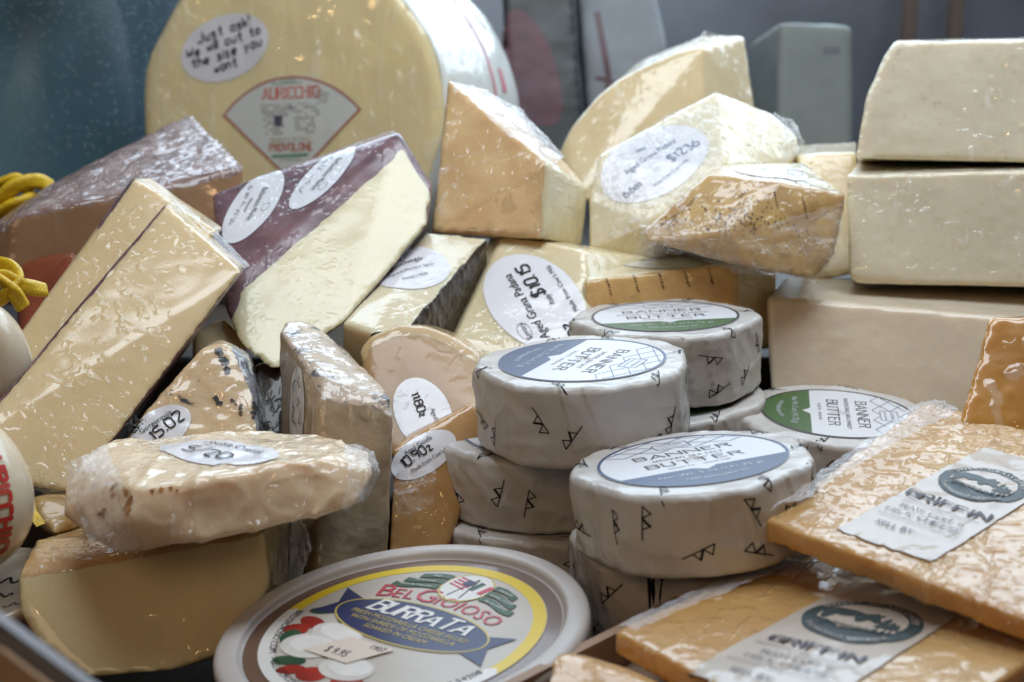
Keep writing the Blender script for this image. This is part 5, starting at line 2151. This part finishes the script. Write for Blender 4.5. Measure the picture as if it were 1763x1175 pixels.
def griffin(S, org, right, up_, w, h, n):
    """paper band: org = centre of its emblem, right/up unit vectors in the slab plane"""
    def fr(a, b, hh):
        q = org + right * (a * CM) + up_ * (b * CM)
        loc, nn_, i, dd = S.bvh.ray_cast(q + n * .02, -n)
        if loc is None or dd > .03:
            loc = q
        return loc + n * ((hh + .05) * CM)
    k = Ink()
    k.poly([(-w / 2, -h), (w / 2, -h), (w / 2, h * .5), (-w / 2, h * .5)])
    lab = k.build('paper_band', fr, M['band'], S.root, 0, S.base, maxlen=.14)
    er = w * .44
    k = Ink()
    k.ell(0, 0, er, er, n=60)
    k.build('emblem', fr, M['teal'], lab, .03, S.base, maxlen=.14)
    k = Ink()
    # sky inside the ring
    pts = [(er * .76 * math.cos(R(a)), er * .76 * math.sin(R(a))) for a in range(-22, 203, 5)]
    pts += [(-er * .5, -er * .28), (-er * .2, -er * .46), (er * .15, -er * .40), (er * .45, -er * .34)]
    k.poly(pts)
    k.build('emblem', fr, M['band'], lab, .05, S.base, maxlen=.14)
    k = Ink()
    e = er
    k.poly([(-.76 * e, .12 * e), (-.62 * e, .34 * e), (-.3 * e, .36 * e), (-.05 * e, .30 * e), (.10 * e, .44 * e), (.16 * e, .34 * e), (.28 * e, .36 * e), (.22 * e, .24 * e), (.34 * e, .05 * e), (.26 * e, -.04 * e),
            (.10 * e, .06 * e), (-.02 * e, -.12 * e), (-.12 * e, -.06 * e), (-.16 * e, .08 * e), (-.36 * e, .0 * e), (-.5 * e, .06 * e), (-.56 * e, -.2 * e), (-.66 * e, -.24 * e), (-.72 * e, -.05 * e)])
    for tx, hh in ((.40, .52), (.54, .36), (.64, .28)):
        for lv in range(3):
            yb = -.18 + lv * hh * .28
            k.poly([((tx - .12 + lv * .025) * e, yb * e), ((tx + .12 - lv * .025) * e, yb * e), (tx * e, (yb + hh * .42) * e)])
        k.stroke([(tx * e, -.36 * e), (tx * e, 0)], .05)
    for i in range(16):
        gx = -.55 + i * .07
        k.stroke([(gx * e, (-.46 + .02 * (i % 3)) * e), ((gx + .02) * e, (-.32 + .03 * (i % 2)) * e)], .05)
    k.build('emblem', fr, M['teal'], lab, .07, S.base, maxlen=.14)
    k = Ink()
    k.text('SWEET GRASS DAIRY', 0, er * .80, er * .20, bend=er * .80, spacing=1.1)
    k.text('THOMASVILLE GEORGIA', 0, -er * .94, er * .15, bend=-er * .94, spacing=1.1)
    k.build('lettering', fr, M['band'], lab, .07, S.base, maxlen=.14)
    k = Ink()
    y = -er - 1.05
    k.pen('GRIFFIN', 0, y, .40, .12, smooth=0, thin=.06, nib=0.0, serif=.15, sx=1.25, spacing=1.15)
    k.build('lettering', fr, M['plum'], lab, .05, S.base, maxlen=.14)
    k = Ink()
    k.poly([(-w * .42, y - .34), (w * .42, y - .34), (w * .42, y - .31), (-w * .42, y - .31)])
    k.text("'", .66, y - .90, .3)
    k.pen("RAW COW S", 0, y - .92, .22, .035, smooth=0, thin=.025, serif=.12, sx=1.2, spacing=1.3)
    k.pen('MILK CHEESE', 0, y - 1.42, .22, .035, smooth=0, thin=.025, serif=.12, sx=1.2, spacing=1.3)
    k.poly([(-w * .42, y - 1.75), (w * .42, y - 1.75), (w * .42, y - 1.72), (-w * .42, y - 1.72)])
    k.text('SELL BY', -w * .12, y - 2.5, .42, sx=.9)
    k.build('lettering', fr, M['ink_grey'], lab, .05, S.base, maxlen=.14)


A, B, D = P(1318, 893, 44), P(1592, 690, 54), P(1930, 1128, 36.2)
S, n = packet('cheese_packet', 'upper orange cheese packet in crinkled film with cream paper band and round emblem', A, B, D, .75, GR('packet_upper', 3, 120, .12), 71, None, .10)
ab, ad = (B - A).normalized(), (D - A).normalized()


def onplane(px, py, A, n):
    r_ = ray(px, py)
    return CAM + r_ * ((A - CAM).dot(n) / r_.dot(n))


o1 = onplane(1692, 838, A, n)
rr = (onplane(1672, 918, A, n) - onplane(1533, 872, A, n)).normalized()
uu = n.cross(rr).normalized()
wd_ = (onplane(1590, 985, A, n) - onplane(1442, 935, A, n)).length / CM
griffin(S, o1, rr, uu, wd_ * 1.15, 6.2, n)
film('plastic_wrap', S.root, S.base, [PP((1320, 880, 43.6), (1420, 805, 47), (1590, 688, 53.6)), PP((1340, 870, 43.6), (1440, 800, 47), (1620, 690, 53)), PP((1370, 868, 43.4), (1475, 800, 46.6), (1650, 705, 52))], n=34, amp=.16, scale=.7, seed=21)

A, B, D = P(1056, 1084, 41), P(1402, 932, 48.5), P(1500, 1320, 32)
S, n = packet('cheese_packet', 'lower orange cheese packet with matching cream band, partly under the upper packet', A, B, D, .8, GR('packet_lower', 8, 110, .06), 72, None, .05)
o1 = onplane(1484, 1074, A, n)
rr = (onplane(1505, 1140, A, n) - onplane(1337, 1098, A, n)).normalized()
uu = n.cross(rr).normalized()
wd_ = (onplane(1585, 1080, A, n) - onplane(1386, 1066, A, n)).length / CM
griffin(S, o1, rr, uu, wd_ * 1.2, 6.0, n)
film('plastic_wrap', S.root, S.base, [PP((1062, 1075, 41), (1200, 1015, 44), (1395, 930, 48)), PP((1075, 1078, 40.6), (1215, 1018, 43.6), (1405, 940, 47.4)), PP((1090, 1086, 40.2), (1235, 1024, 43), (1420, 945, 46.8))], n=30, amp=.12, scale=.6, seed=22)
S = solid('cheese_packet', 'corner of a third orange cheese in the tray, at the bottom edge', 'cheese',
          PP((944, 1140, 38.6), (958, 1121, 39), (1010, 1128, 39.4), (1120, 1166, 38.6), (1180, 1200, 37.5), (940, 1200, 37), (950, 1180, 37.6), (1180, 1200, 42), (1010, 1150, 42)),
          GR('packet_corner', 9, 90, .1), vox=.12, smooth=8, disp=((.05, 1),), seed=73)

# blurred case edge close to the lens
M['trim'] = plain_mat('grey_metal_trim', (0.16, 0.16, 0.18), .4, metal=.4)
M['wood'] = plain_mat('tan_wood', (0.50, 0.32, 0.19), .5, mott=.15, mscale=40)
root = empty('case_edge', P(60, 1180, 27))
tag(root, 'blurred tan wooden case edge with grey metal trim, bottom left corner close to the lens', 'case edge')
S0 = root.location.copy()


def prism(name, px, d0, d1, mat):
    fr_ = PP(*[(x, y, d0 - (x / 300)) for x, y in px])
    bk = [p + Vector((0, d1 * CM, -.2 * CM)) for p in fr_]
    m_ = len(px)
    F = [tuple(range(m_)), tuple(reversed(range(m_, 2 * m_)))] + [(i, (i + 1) % m_, m_ + (i + 1) % m_, m_ + i)[::-1] for i in range(m_)]
    return link_mesh(name, [tuple(p) for p in fr_ + bk], F, mat, root, smooth=False, offset=S0)


prism('metal_trim', [(-90, 1010), (0, 1072), (160, 1190), (100, 1240), (-90, 1100)], 27, .6, M['trim'])
prism('wood_rail', [(-90, 1086), (0, 1118), (96, 1190), (60, 1260), (-90, 1260)], 26.6, .5, M['wood'])
